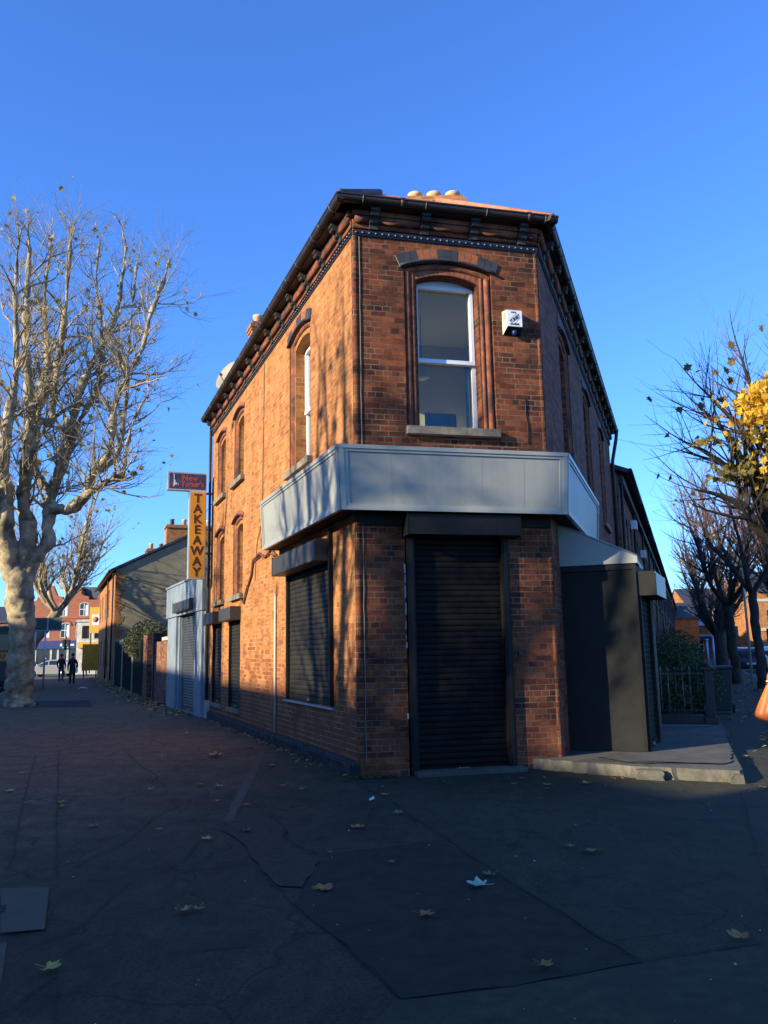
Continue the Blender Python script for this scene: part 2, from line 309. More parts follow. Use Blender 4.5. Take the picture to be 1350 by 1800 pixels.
c = mixc(nt, 0.9, c, ramp(nt, nz(2.3, 10, 0.78), [(0.32, (0.55, 0.55, 0.56)), (0.5, (1.0, 1.0, 1.0)), (0.68, (1.45, 1.40, 1.32))]), 'MULTIPLY')
mpg = nt.nodes.new('ShaderNodeMapping'); mpg.inputs['Scale'].default_value = (9.0, 3.0, 1.0); mpg.inputs['Rotation'].default_value = (0, 0, 0.5); nt.links.new(tc.outputs['Object'], mpg.inputs[0])
ng = N(nt, 'ShaderNodeTexNoise', Scale=1.0, Detail=9.0, Roughness=0.75); nt.links.new(mpg.outputs[0], ng.inputs['Vector'])
c = mixc(nt, 0.8, c, ramp(nt, ng.outputs[0], [(0.36, (0.6, 0.6, 0.6)), (0.62, (1.25, 1.25, 1.22))]), 'MULTIPLY')
c = mixc(nt, 0.8, c, ramp(nt, nz(45, 4, 0.7), [(0.34, (0.42, 0.42, 0.42)), (0.66, (1.7, 1.65, 1.6))]), 'MULTIPLY')
c = mixc(nt, ramp(nt, nz(170, 1, 0.5), [(0.70, (0, 0, 0)), (0.76, (0.35, 0.35, 0.35))]), c, (0.14, 0.14, 0.13))
c = mixc(nt, ramp(nt, nz(5.5, 6, 0.75), [(0.60, (0, 0, 0)), (0.72, (0.55, 0.55, 0.55))]), c, (0.013, 0.013, 0.013))
nt.links.new(c, b.inputs['Base Color']); b.inputs['Roughness'].default_value = 0.86
b.inputs['Specular IOR Level'].default_value = 0.3
bump(nt, b, math_(nt, 'ADD', nz(90, 4, 0.8), math_(nt, 'MULTIPLY', nz(4, 5), 2.5)), 0.5, 0.012)

# measured site data (metres)
CRACKS=[[(-5.44,14.07),(-4.08,10.57),(-3.14,8.15),(-2.29,5.99)],
[(-6.32,14.08),(-5.44,14.07)],
[(-1.60,4.25),(-1.41,3.73)],
[(-5.56,13.46),(-4.02,9.48),(-3.43,8.00),(-2.74,6.27)],
[(-2.81,6.28),(-2.60,6.21),(-2.50,6.05),(-2.28,6.06),(-2.12,5.96),(-1.99,5.95),(-1.76,5.98),(-1.60,6.14),(-1.54,6.46),(-1.54,7.07),(-1.46,7.21)],
[(-1.73,5.95),(-1.76,5.56),(-1.77,5.36),(-1.75,5.04),(-1.76,4.91),(-1.96,4.84),(-2.15,4.85)],
[(-2.30,6.19),(-2.27,6.57),(-2.17,6.92),(-2.18,7.56),(-2.21,8.15),(-2.12,8.83),(-2.56,9.27),(-2.86,9.07),(-3.51,9.19)],
[(-4.49,14.33),(-3.53,12.06),(-2.97,10.91),(-2.48,9.63),(-2.48,9.44),(-2.56,9.27)],
[(-1.48,5.75),(-1.47,6.03),(-1.41,6.18),(-1.19,6.24),(-0.99,6.30)],
[(-1.58,5.03),(-1.50,4.83),(-1.66,4.74),(-1.68,4.45)],
[(-1.45,4.68),(-1.36,4.49),(-1.48,4.35),(-1.60,4.32),(-1.67,3.80)],
[(-1.32,4.51),(-0.95,4.57),(-0.71,4.61)],
[(-0.41,10.21),(-0.21,9.44),(0.03,8.72),(0.23,7.84),(0.43,7.12),(0.56,6.59),(0.71,5.98),(0.79,5.69),(0.88,5.35),(0.97,5.12),(1.05,4.75),(1.15,4.49),(1.21,4.28),(1.37,4.35),(1.49,4.38),(1.79,4.48),(1.92,4.53)],
[(-1.13,8.14),(-0.93,7.61),(-0.87,7.16),(-0.77,6.94),(-0.54,6.55)],
[(-0.77,6.94),(-0.53,7.16),(-0.23,7.28),(0.21,7.84)],
[(-0.40,6.57),(-0.01,6.72),(0.41,6.95)],
[(-0.94,6.09),(-0.71,5.62),(-0.58,5.25),(-0.41,4.93),(-0.23,4.59),(-0.11,4.27),(-0.00,4.02),(0.03,3.92)],
[(-0.72,4.70),(-0.56,4.74),(-0.40,4.87)],
[(3.68,9.01),(3.05,7.34),(2.56,6.05),(2.31,5.38)],
[(-2.92,10.14),(-2.79,11.86),(-2.21,14.24)],
[(-5.08,11.19),(-4.65,11.23)]]
PATCH={'dark':[(-0.40,6.60),(0.42,6.96),(0.71,5.98),(0.92,5.24),(1.21,4.28),(0.54,4.03),(0.03,3.91),(-0.14,4.37),(-0.41,4.93),(-0.58,5.33),(-0.55,6.12)],
'pale':[(0.03,3.91),(0.54,4.03),(1.21,4.28),(1.93,4.55),(1.50,3.46),(-0.20,3.53)],
'red':[(-1.44,7.50),(-1.44,8.55),(-1.30,8.39),(-0.92,7.57),(-0.85,6.96),(-0.52,6.35),(-0.58,5.69),(-0.73,5.70),(-0.97,6.30),(-1.15,6.84)],
'strip':[(-1.92,13.40),(-1.61,9.99),(-1.43,7.74),(-1.53,7.95),(-1.73,10.22),(-2.01,13.26)],
'slab':[(-2.57,5.76),(-2.25,5.76),(-1.93,4.91),(-2.15,4.85)],
'slab2':[(-2.10,4.73),(-2.06,4.74),(-1.69,3.80),(-1.78,3.75),(-2.27,4.71)],
'sq':[(-2.40,5.36),(-2.35,5.37),(-2.30,5.23),(-2.34,5.22)],
'pit':[(-12.10,26.37),(-13.68,30.16),(-10.53,29.86),(-9.01,25.78)],
'edge':[(-5.09,18.36),(-4.31,19.36),(-4.15,18.87),(-4.88,17.78)],}
LEAVES=[(0.58,5.59,1.3,1),(0.68,5.87,1,2),(-0.45,5.58,1.3,3),(-1.68,4.31,1,4),(0.17,5.03,1,3),(-1.24,5.21,0.9,5),(-1.14,5.23,0.7,5),(-0.28,7.45,1.1,3),(0.07,8.04,0.9,2),(-0.04,9.06,0.7,3),(-0.01,6.23,0.6,2),(-0.47,6.57,0.6,2),(1.51,6.46,1,3),(1.36,6.61,0.6,3),(1.79,4.55,1,3),(0.71,4.24,0.8,3),(-1.24,7.41,1,3),(-1.50,7.09,0.9,5),(-2.65,7.75,0.9,5),(-2.02,7.53,0.6,3),(-1.76,8.84,0.7,5),(-1.45,8.62,0.8,3),(-2.69,9.71,0.6,5),(-3.44,8.97,1,3),(-4.36,9.82,0.9,4),(-5.83,15.79,0.9,5),(-6.91,16.08,0.6,6),(-2.64,12.72,1.6,5),(-3.35,8.74,1,3),(-2.17,9.97,0.8,3),(-1.92,9.79,0.8,5),(1.76,9.49,0.8,2),(2.19,9.55,0.9,5),(-0.97,9.52,0.6,5),(-1.56,11.53,0.7,5),(-2.24,13.84,0.8,5),(-1.20,9.82,0.6,5),(-3.89,16.28,1,5),(-4.83,11.21,0.8,5),(-7.80,26.25,0.8,5),(4.41,13.99,0.7,5),(1.41,9.64,0.5,5),(-4.71,12.12,0.5,3),(1.69,9.27,0.6,2),(3.95,9.05,0.8,5),(-0.10,9.58,0.6,3)]
LEFT_TREE=[[(-11.71,26.80,-0.05,0.520),(-11.73,26.80,0.30,0.420),(-11.72,26.80,1.10,0.390),(-11.74,26.80,2.36,0.390),(-11.83,26.80,3.27,0.430),(-11.90,26.80,4.01,0.460),(-12.02,26.80,4.67,0.300)],
[(-11.76,26.80,2.00,0.150),(-11.79,26.80,2.91,0.290),(-11.82,26.80,3.83,0.330),(-11.75,26.80,4.57,0.300),(-11.62,26.70,5.68,0.260),(-11.81,26.50,6.59,0.220),(-11.61,26.30,8.07,0.200),(-11.64,26.30,9.22,0.170),(-11.65,26.20,10.23,0.150),(-11.76,26.00,11.38,0.120),(-11.72,25.80,13.36,0.090),(-11.65,25.60,15.00,0.050)],
[(-11.76,26.80,2.00,0.150),(-11.77,26.80,2.91,0.280),(-11.77,26.80,3.83,0.310),(-11.50,26.90,4.67,0.260),(-11.16,27.00,5.24,0.230),(-11.18,27.10,6.30,0.200),(-11.18,27.20,6.98,0.190),(-10.92,27.40,8.12,0.170),(-10.78,27.50,8.74,0.160),(-10.56,27.60,10.52,0.130),(-10.15,27.80,11.80,0.110),(-9.70,28.00,13.04,0.090),(-9.39,28.00,14.31,0.070),(-9.23,28.00,16.20,0.035)],
[(-11.19,27.10,6.50,0.170),(-10.47,26.80,6.28,0.160),(-9.80,26.60,6.67,0.150),(-9.60,26.50,7.31,0.140),(-8.99,26.40,8.20,0.110),(-8.87,26.30,9.54,0.100),(-8.46,26.30,10.75,0.090),(-8.00,26.20,11.52,0.075),(-7.71,26.00,12.53,0.060),(-7.34,26.00,13.71,0.045),(-7.04,26.00,14.71,0.020)],
[(-10.47,26.80,6.28,0.140),(-9.63,26.40,6.72,0.140),(-9.06,26.30,7.11,0.110),(-8.48,26.20,7.38,0.080),(-8.35,26.10,8.15,0.060),(-8.11,26.00,9.07,0.045),(-7.61,25.90,9.99,0.030)],
[(-11.60,26.30,8.45,0.150),(-11.52,26.80,9.36,0.140),(-11.29,27.10,9.45,0.130),(-11.23,27.30,11.29,0.110),(-11.18,27.50,12.80,0.095),(-11.11,27.60,15.20,0.060),(-11.12,27.70,16.86,0.030)],
[(-11.79,26.80,2.00,0.150),(-11.86,26.80,2.91,0.290),(-11.95,26.80,3.83,0.330),(-12.15,26.60,4.65,0.300),(-12.21,26.20,5.61,0.260),(-12.06,26.00,6.50,0.200),(-12.20,25.80,7.70,0.190),(-12.02,25.60,9.03,0.150),(-11.75,25.40,10.87,0.110),(-11.88,25.30,12.77,0.080),(-11.87,25.20,14.70,0.040)],
[(-11.79,26.80,2.00,0.150),(-11.90,26.80,2.91,0.280),(-12.10,26.90,4.03,0.310),(-12.72,27.30,4.92,0.280),(-13.60,27.60,6.04,0.220),(-14.44,27.90,7.70,0.180),(-14.93,28.00,9.77,0.150),(-15.29,28.20,11.94,0.110),(-15.05,28.20,14.53,0.060),(-14.97,28.20,16.53,0.030)],
[(-12.21,26.20,5.61,0.220),(-12.82,25.50,6.79,0.180),(-14.00,25.20,8.03,0.150),(-14.73,25.00,9.65,0.120),(-15.42,25.00,11.55,0.080),(-15.76,25.00,13.49,0.040)],
[(-11.18,27.20,6.98,0.160),(-12.06,27.80,8.03,0.140),(-12.20,28.20,9.78,0.120),(-12.03,28.40,11.95,0.100),(-12.35,28.60,14.22,0.080),(-12.21,28.60,16.68,0.035)],
[(-10.78,27.50,8.74,0.120),(-10.41,27.90,10.07,0.100),(-10.07,28.00,10.72,0.080),(-10.05,28.30,12.74,0.070),(-10.35,28.30,14.93,0.045),(-10.29,28.30,16.71,0.020)],
[(-9.60,26.50,7.31,0.100),(-8.86,26.70,8.11,0.090),(-8.69,26.80,9.51,0.070),(-8.65,26.90,11.35,0.060),(-8.61,27.00,13.45,0.040),(-8.50,27.00,14.92,0.020)]]
RIGHT_TREE=[[(6.87,12.60,0.06,0.200),(6.81,12.60,1.09,0.170),(6.56,12.60,1.94,0.160),(6.28,12.60,2.55,0.150),(6.11,12.60,2.99,0.130)],
[(6.11,12.60,2.99,0.120),(5.90,12.60,3.14,0.100),(5.62,12.50,3.42,0.085),(5.55,12.50,3.58,0.070),(5.17,12.40,3.75,0.035),(4.67,12.20,3.83,0.012)],
[(6.11,12.60,2.99,0.120),(5.95,12.70,3.49,0.090),(5.85,12.70,3.68,0.080),(5.78,12.80,4.17,0.065),(5.46,12.80,4.29,0.050),(5.12,12.70,4.51,0.035),(4.71,12.60,4.68,0.015)],
[(5.85,12.70,3.68,0.070),(5.90,12.80,4.48,0.060),(5.76,12.90,4.98,0.050),(5.58,13.00,5.26,0.035),(5.30,13.00,5.59,0.020)],
[(5.95,12.70,3.49,0.080),(6.03,12.60,4.25,0.070),(6.04,12.60,5.07,0.050),(5.82,12.50,5.51,0.035),(5.69,12.50,6.08,0.015)],
[(6.11,12.60,2.99,0.120),(6.50,12.80,3.73,0.100),(6.83,12.90,4.67,0.080),(6.88,13.00,5.56,0.050),(6.82,13.00,6.34,0.020)],
[(5.78,12.80,4.17,0.050),(5.73,13.10,4.74,0.040),(5.54,13.20,5.11,0.030),(5.35,13.30,5.39,0.015)],
[(6.28,12.60,2.55,0.120),(6.66,12.20,3.19,0.100),(7.06,12.00,4.00,0.070),(7.42,12.00,4.87,0.040)]]
SHADE_TREES = [(-9.0, -9.75, .40, 12.5, 2.3), (-9.5, -19.8, .42, 13.0, 3.6), (-10.0, -32.0, .42, 13.0, 4.2), (-10.0, 2.4, .38, 12.0, 3.6)]
SHADE_HOUSES = [(-26.0, 9.0, 8.6, 10.95), (-17.0, 8.3, 8.6, 10.95), (-8.7, 8.7, 8.1, 10.35), (0.0, 8.0, 8.1, 10.35), (8.0, 8.0, 8.2, 10.4), (16.0, 8.0, 8.4, 10.6), (24.0, 9.0, 9.4, 11.5), (33.0, 9.0, 10.2, 12.6), (42.0, 9.0, 10.2, 12.6)]
# ------------------------------------------------------------------ mesh helpers
def V(*a): return Vector(a)
class MB:
    """collects shapes in world space; build() links them as ONE mesh object"""
    def __init__(s): s.v = []; s.f = []; s.m = []; s.sm = []
    def add(s, vs, fs, m=0, smooth=False):
        o = len(s.v); s.v.extend([tuple(p) for p in vs]); s.f.extend([tuple(i+o for i in f) for f in fs])
        s.m.extend([m]*len(fs)); s.sm.extend([smooth]*len(fs)); return s
    def box(s, x0, x1, y0, y1, z0, z1, m=0, fr=None):
        P = [(x0,y0,z0),(x1,y0,z0),(x1,y1,z0),(x0,y1,z0),(x0,y0,z1),(x1,y0,z1),(x1,y1,z1),(x0,y1,z1)]
        if fr: P = [fr(*p) for p in P]
        return s.add(P, [(0,3,2,1),(4,5,6,7),(0,1,5,4),(1,2,6,5),(2,3,7,6),(3,0,4,7)], m)
    def cbox(s, x0, x1, y0, y1, z0, z1, c=0.01, m=0, fr=None):
        """box with chamfered edges"""
        bm = bmesh.new(); bmesh.ops.create_cube(bm, size=1.0)
        for v in bm.verts: v.co = V(x0+(v.co.x+.5)*(x1-x0), y0+(v.co.y+.5)*(y1-y0), z0+(v.co.z+.5)*(z1-z0))
        bmesh.ops.bevel(bm, geom=list(bm.edges), offset=c, segments=2, affect='EDGES', profile=0.6)
        return s.from_bm(bm, m, fr)
    def from_bm(s, bm, m=0, fr=None, smooth=False):
        bm.verts.ensure_lookup_table(); bm.verts.index_update()
        vs = [fr(*v.co) if fr else tuple(v.co) for v in bm.verts]
        s.add(vs, [[v.index for v in f.verts] for f in bm.faces], m, smooth); bm.free(); return s
    def tube(s, pts, rad, n=8, m=0, cap=True, smooth=True, flat=1.0):
        pts = [Vector(p) for p in pts]; k = len(pts)
        if isinstance(rad, (int, float)): rad = [rad]*k
        vs = []; up = V(0,0,1)
        t0 = (pts[1]-pts[0]).normalized(); x = t0.cross(up)
        if x.length < 0.05: x = t0.cross(V(0,1,0))
        x.normalize()
        for i, p in enumerate(pts):
            t = (pts[min(i+1,k-1)]-pts[max(i-1,0)]).normalized()
            x = (x - t*x.dot(t)); x = x.normalized() if x.length > 1e-6 else t.orthogonal().normalized()
            y = t.cross(x)
            for j in range(n):
                an = 2*math.pi*j/n; vs.append(p + (x*math.cos(an)+y*math.sin(an)*flat)*rad[i])
        fs = [(i*n+j, i*n+(j+1)%n, (i+1)*n+(j+1)%n, (i+1)*n+j) for i in range(k-1) for j in range(n)]
        if cap: fs += [tuple(range(n-1,-1,-1)), tuple((k-1)*n+j for j in range(n))]
        return s.add(vs, fs, m, smooth)
    def lathe(s, c, prof, n=16, m=0, axis=None, smooth=True):
        c = Vector(c); ax = Vector(axis).normalized() if axis else V(0,0,1)
        x = ax.orthogonal().normalized(); y = ax.cross(x); vs = []
        for r, h in prof:
            for j in range(n):
                an = 2*math.pi*j/n; vs.append(c + ax*h + (x*math.cos(an)+y*math.sin(an))*r)
        k = len(prof)
        fs = [(i*n+j, i*n+(j+1)%n, (i+1)*n+(j+1)%n, (i+1)*n+j) for i in range(k-1) for j in range(n)]
        fs += [tuple(range(n-1,-1,-1)), tuple((k-1)*n+j for j in range(n))]
        return s.add(vs, fs, m, smooth)
    def prism(s, poly, a0, a1, fr, m=0, plane='xz'):
        """polygon in (x,z) pushed from y=a0 to y=a1 (or (x,y) pushed in z)"""
        n = len(poly)
        g = (lambda p, h: fr(p[0], h, p[1])) if plane == 'xz' else (lambda p, h: fr(p[0], p[1], h))
        vs = [g(p, a0) for p in poly] + [g(p, a1) for p in poly]
        fs = [(i, (i+1)%n, n+(i+1)%n, n+i) for i in range(n)] + [tuple(range(n-1,-1,-1)), tuple(range(n, 2*n))]
        return s.add(vs, fs, m)
    def build(s, name, mats, parent=None, base=None, bevel=0, recalc=True):
        me = bpy.data.meshes.new(name)
        off = Vector(parent.matrix_world.translation) if parent else Vector(base or (0,0,0))
        if parent: off = world_loc(parent)
        vs = [(p[0]-off[0], p[1]-off[1], p[2]-off[2]) for p in s.v]
        me.from_pydata(vs, [], s.f)
        mats = mats if isinstance(mats, (list, tuple)) else [mats]
        for q in mats: me.materials.append(MATS[q])
        me.polygons.foreach_set('material_index', s.m); me.polygons.foreach_set('use_smooth', s.sm)
        me.update()
        if recalc and len(s.f) < 60000:
            bm = bmesh.new(); bm.from_mesh(me); bmesh.ops.recalc_face_normals(bm, faces=bm.faces); bm.to_mesh(me); bm.free()
        autouv(me)
        o = bpy.data.objects.new(name, me); COL.objects.link(o)
        if parent: o.parent = parent
        else: o.location = off
        if bevel:
            bv = o.modifiers.new('bevel', 'BEVEL'); bv.width = bevel; bv.segments = 2; bv.limit_method = 'ANGLE'
        return o
def world_loc(o):
    p = Vector(o.location)
    while o.parent: o = o.parent; p += Vector(o.location)
    return p
def autouv(me):
    """u runs horizontally along a face, v is height: bricks course correctly on every wall"""
    n = len(me.loops)
    if n == 0 or len(me.polygons) > 60000: return
    co = np.empty(len(me.vertices)*3); me.vertices.foreach_get('co', co); co = co.reshape(-1, 3)
    vi = np.empty(n, int); me.loops.foreach_get('vertex_index', vi)
    pn = np.empty(len(me.polygons)*3); me.polygons.foreach_get('normal', pn); pn = pn.reshape(-1, 3)
    lt = np.empty(len(me.polygons), int); me.polygons.foreach_get('loop_total', lt)
    nn = np.repeat(pn, lt, axis=0); c = co[vi]
    t = np.stack([-nn[:,1], nn[:,0]], 1); L = np.linalg.norm(t, axis=1); t = t/np.maximum(L, 1e-6)[:,None]
    flat = np.abs(nn[:,2]) > 0.75
    u = np.where(flat, c[:,0], c[:,0]*t[:,0]+c[:,1]*t[:,1]); v = np.where(flat, c[:,1], c[:,2])
    uv = me.uv_layers.new(name='UVMap'); uv.data.foreach_set('uv', np.stack([u, v], 1).ravel())

def tag(o, label=None, cat=None, group=None, kind=None):
    if label: o['label'] = label
    if cat: o['category'] = cat
    if group: o['group'] = group
    if kind: o['kind'] = kind
    return o
def thing(name, label, cat, loc, group=None):
    o = bpy.data.objects.new(name, None); o.empty_display_size = 0.2; COL.objects.link(o); o.location = loc
    return tag(o, label, cat, group)
def dup(root, loc, rz, label=None, scale=None):
    r = root.copy(); COL.objects.link(r); r.location = loc; r.rotation_euler = (0, 0, rz)
    if scale: r.scale = (scale,)*3
    if label: r['label'] = label
    for ch in list(root.children):
        c = ch.copy(); COL.objects.link(c); c.parent = r
        for g_ in list(ch.children):
            d = g_.copy(); COL.objects.link(d); d.parent = c
    return r
def frame(P, az, outside):
    """wall frame: (s along azimuth az, d outwards, z up) -> world"""
    a_ = R_(az); sx, sy = math.sin(a_), math.cos(a_)
    nx, ny = (sy, -sx) if outside > 0 else (-sy, sx)
    def f(s, d, z): return (P[0]+sx*s+nx*d, P[1]+sy*s+ny*d, z)
    return f
def arch(c, h, z0, zs, rise, n=10):
    """opening outline: flat sill, segmental head"""
    pts = [(c-h, z0), (c+h, z0)]
    if rise <= 0: return pts + [(c+h, zs), (c-h, zs)]
    R = (h*h+rise*rise)/(2*rise); cz = zs+rise-R; a0 = math.asin(min(1, h/R))
    for i in range(n+1):
        t = a0 - 2*a0*i/n; pts.append((c+R*math.sin(t), cz+R*math.cos(t)))
    return pts
def plate(mb, fr, outer, holes, d=0.0, m=0):
    loops = [[V(p[0], p[1], 0) for p in outer]] + [[V(p[0], p[1], 0) for p in h] for h in holes]
    flat = [p for l in loops for p in l]
    tris = tessellate_polygon(loops)
    mb.add([fr(p.x, d, p.y) for p in flat], [tuple(t) for t in tris], m)
def reveal(mb, fr, poly, d0, d1, m=0):
    n = len(poly)
    mb.add([fr(p[0], d0, p[1]) for p in poly]+[fr(p[0], d1, p[1]) for p in poly], [(i, (i+1)%n, n+(i+1)%n, n+i) for i in range(n)], m)
def ring(mb, fr, p1, p2, d, m=0):
    n = len(p1)
    mb.add([fr(p[0], d, p[1]) for p in p1]+[fr(p[0], d, p[1]) for p in p2], [(i, (i+1)%n, n+(i+1)%n, n+i) for i in range(n)], m)
_fontcache = {}
def text_mesh(mb, txt, size, fr, s0, d, z0, m=0, rot=0.0, bold=0.0, align='CENTER', depth=0.002, xs=1.0, mir=1):
    """letters laid on a wall frame: origin (s0,z0), extruded a little outwards"""
    cu = bpy.data.curves.new('t', 'FONT'); cu.body = txt; cu.size = size; cu.align_x = align; cu.align_y = 'CENTER'; cu.offset = bold; cu.extrude = depth; cu.resolution_u = 3
    o = bpy.data.objects.new('t', cu); COL.objects.link(o)
    dg = bpy.context.evaluated_depsgraph_get(); me = bpy.data.meshes.new_from_object(o.evaluated_get(dg))
    cr, sr = math.cos(rot), math.sin(rot)
    vs = []
    for v in me.vertices:
        x, y = v.co.x*xs, v.co.y
        vs.append(fr(s0+mir*(x*cr-y*sr), d+v.co.z, z0+x*sr+y*cr))
    mb.add(vs, [tuple(p.vertices) for p in me.polygons], m)
    bpy.data.objects.remove(o); bpy.data.curves.remove(cu); bpy.data.meshes.remove(me)
def slats(mb, fr, s0, s1, d, z0, z1, pitch=0.075, bulge=0.012, m=0):
    """roller shutter curtain: rounded laths with a groove between each"""
    prof = []; z = z0
    while z < z1-0.01:
        zt = min(z+pitch, z1); h = zt-z
        prof += [(d, z), (d+bulge*0.75, z+h*0.10), (d+bulge, z+h*0.35), (d+bulge*0.85, z+h*0.65), (d+bulge*0.35, z+h*0.9)]
        z = zt
    prof.append((d, z1))
    vs = [fr(s0, p[0], p[1]) for p in prof]+[fr(s1, p[0], p[1]) for p in prof]; n = len(prof)
    mb.add(vs, [(i, i+1, n+i+1, n+i) for i in range(n-1)], m)
# ------------------------------------------------------------------ site lines
AZL, AZF, AZR = -21.4, 76.5, 19.6
A = (-0.354, 10.36)
def along(P, az, s, d=0, outside=1): q = frame(P, az, outside)(s, d, 0); return (q[0], q[1])
B = along(A, AZF, 2.67)
LEN_L, LEN_R = 11.0, 12.2
LF = frame(A, AZL, -1); FF = frame(A, AZF, 1); RF = frame(B, AZR, 1)
CL = along(A, AZL, LEN_L); CR = along(B, AZR, LEN_R)

# ------------------------------------------------------------------ ground
g = MB(); g.box(-500, 500, -300, 900, -0.40, -0.13)
tag(g.build('road', 'road_asphalt'), kind='structure')
def kerb_pt(side, y):
    return (-12.95-(y-27)*0.392, y) if side < 0 else (13.2+(y-28)*0.356, y)
pv = [kerb_pt(-1, 67), kerb_pt(-1, 5.5), (-3.6, 1.5), (-2.6, -1.6), (-0.6, -3.4), (1.4, -2.9), (3.4, -1.0), kerb_pt(1, 3), kerb_pt(1, 128), (32, 128), (10, 60), (-16, 67)]
mb = MB(); mb.prism(pv, -0.13, 0.0, lambda x, y, z: (x, y, z), 0, 'xy')
_cr = random.Random(3)
def ribbon(mb, pts, w, z, m, rnd=_cr):
    q = []
    for (x0, y0), (x1, y1) in zip(pts, pts[1:]):
        L = math.hypot(x1-x0, y1-y0); k = max(1, int(L/0.10))
        for i in range(k):
            t = i/k; q.append((x0+(x1-x0)*t+rnd.gauss(0, .008), y0+(y1-y0)*t+rnd.gauss(0, .008)))
    q.append(pts[-1]); vs = []; n = len(q)
    for i, p in enumerate(q):
        a_ = q[max(0, i-1)]; b_ = q[min(n-1, i+1)]; tx, ty = b_[0]-a_[0], b_[1]-a_[1]; L = math.hypot(tx, ty) or 1
        ww = w*(0.35+rnd.random()*1.0) * (0.35 if i in (0, n-1) else 1)
        vs += [(p[0]-ty/L*ww, p[1]+tx/L*ww, z), (p[0]+ty/L*ww, p[1]-tx/L*ww, z)]
    mb.add(vs, [(2*i, 2*i+1, 2*i+3, 2*i+2) for i in range(n-1)], m)
def flat(mb, poly, z, m, wob=0.02):
    q = []; rr = random.Random(5)
    for i in range(len(poly)):
        a_, b_ = poly[i], poly[(i+1) % len(poly)]; L = math.hypot(b_[0]-a_[0], b_[1]-a_[1]); k = max(1, int(L/0.15))
        for j in range(k):
            t = j/k; q.append((a_[0]+(b_[0]-a_[0])*t+rr.gauss(0, wob), a_[1]+(b_[1]-a_[1])*t+rr.gauss(0, wob)))
    tris = tessellate_polygon([[V(x, y, 0) for x, y in q]])
    mb.add([(x, y, z) for x, y in q], [tuple(t) for t in tris], m)
flat(mb, PATCH['strip'], 0.003, 4, 0.008); flat(mb, PATCH['red'], 0.009, 3, 0.014)
flat(mb, PATCH['pale'], 0.003, 2, 0.006); flat(mb, PATCH['dark'], 0.006, 1, 0.008)
flat(mb, PATCH['slab2'], 0.004, 5, 0.002); flat(mb, PATCH['edge'], 0.004, 5, 0.004)
for i, c in enumerate(CRACKS): ribbon(mb, c, 0.009 if i == 12 else 0.005, 0.012, 6)
for k in range(26):   # finer, older cracks and joints over the far pavement
    y = 8+k*1.9; x0 = kerb_pt(-1, y)[0]+0.4; x1 = A[0]-(y-10.4)*0.40-0.5
    if k % 2 == 0 and x1-x0 > 1.5: ribbon(mb, [(x0, y+0.8), ((x0+x1)/2, y+0.3*random.random()), (x1, y-0.6)], 0.006, 0.017, 6)
tag(mb.build('pavement', ['pavement', 'patch_dark', 'patch_pale', 'patch_red', 'patch_strip', 'slab_stone', 'crack_dirt'], recalc=False), kind='structure')
for side, y0, y1, nm in ((-1, 2, 67, 'left'), (1, 0, 128, 'right')):
    mb = MB(); y = y0
    while y < y1:
        a_ = kerb_pt(side, y); b_ = kerb_pt(side, min(y+0.9, y1)); o_ = -side*0.15
        mb.prism([(a_[0], a_[1]), (b_[0], b_[1]-0.01), (b_[0]-side*-0.16, b_[1]-0.01), (a_[0]-side*-0.16, a_[1])], -0.2, 0.006, lambda x, y_, z: (x, y_, z), 0, 'xy'); y += 0.9
    tag(mb.build('kerb', 'kerb_stone'), kind='structure')
# inspection cover in the near paving
mb = MB(); flat(mb, PATCH['slab'], 0.014, 0, 0.0015); flat(mb, PATCH['sq'], 0.019, 1, 0.001)
tag(mb.build('inspection_cover', ['slab_stone', 'crack_dirt'], base=(PATCH['slab'][3][0], PATCH['slab'][3][1], 0.0)), 'pale grey stone cover with a small dark square, set in the paving at lower left', 'cover')
mb = MB(); flat(mb, PATCH['pit'], 0.005, 0, 0.03)
tag(mb.build('tree_pit', 'soil'), kind='structure')

# raised private slab by the right street wall
def lerp(a_, b_, t): return (a_[0]+(b_[0]-a_[0])*t, a_[1]+(b_[1]-a_[1])*t)
st = [(1.80, 10.93), (2.35, 10.42), (3.02, 9.93), (3.30, 9.80), (3.86, 9.52), (3.98, 9.66), (5.02, 12.65), (5.82, 14.75), (5.35, 15.05), (3.7, 15.2), (2.25, 11.1)]
mb = MB(); rr = random.Random(11); q = []
for i in range(len(st)):
    a_, b_ = st[i], st[(i+1) % len(st)]; k = max(1, int(math.hypot(b_[0]-a_[0], b_[1]-a_[1])/0.09)) if i < 8 else 1
    for j in range(k):
        p = lerp(a_, b_, j/k); w = 0.026 if i < 5 else 0.004
        q.append((p[0]+rr.gauss(0, w), p[1]+rr.gauss(0, w)))
n = len(q); top = [(x, y, 0.13 if y > 10.5 or x > 2.6 else 0.13*max(0.12, min(1, (x-1.75)/0.55))) for x, y in q]
tris = tessellate_polygon([[V(*p) for p in top]])
mb.add(top, [tuple(t) for t in tris], 0)
bot = [(x+(0.02 if i % 3 else -0.02)*(x < 4.2), y-0.02*(i % 2), 0.0) for i, (x, y) in enumerate(q)]
mb.add(top+bot, [(i, (i+1) % n, n+(i+1) % n, n+i) for i in range(n)], 1)
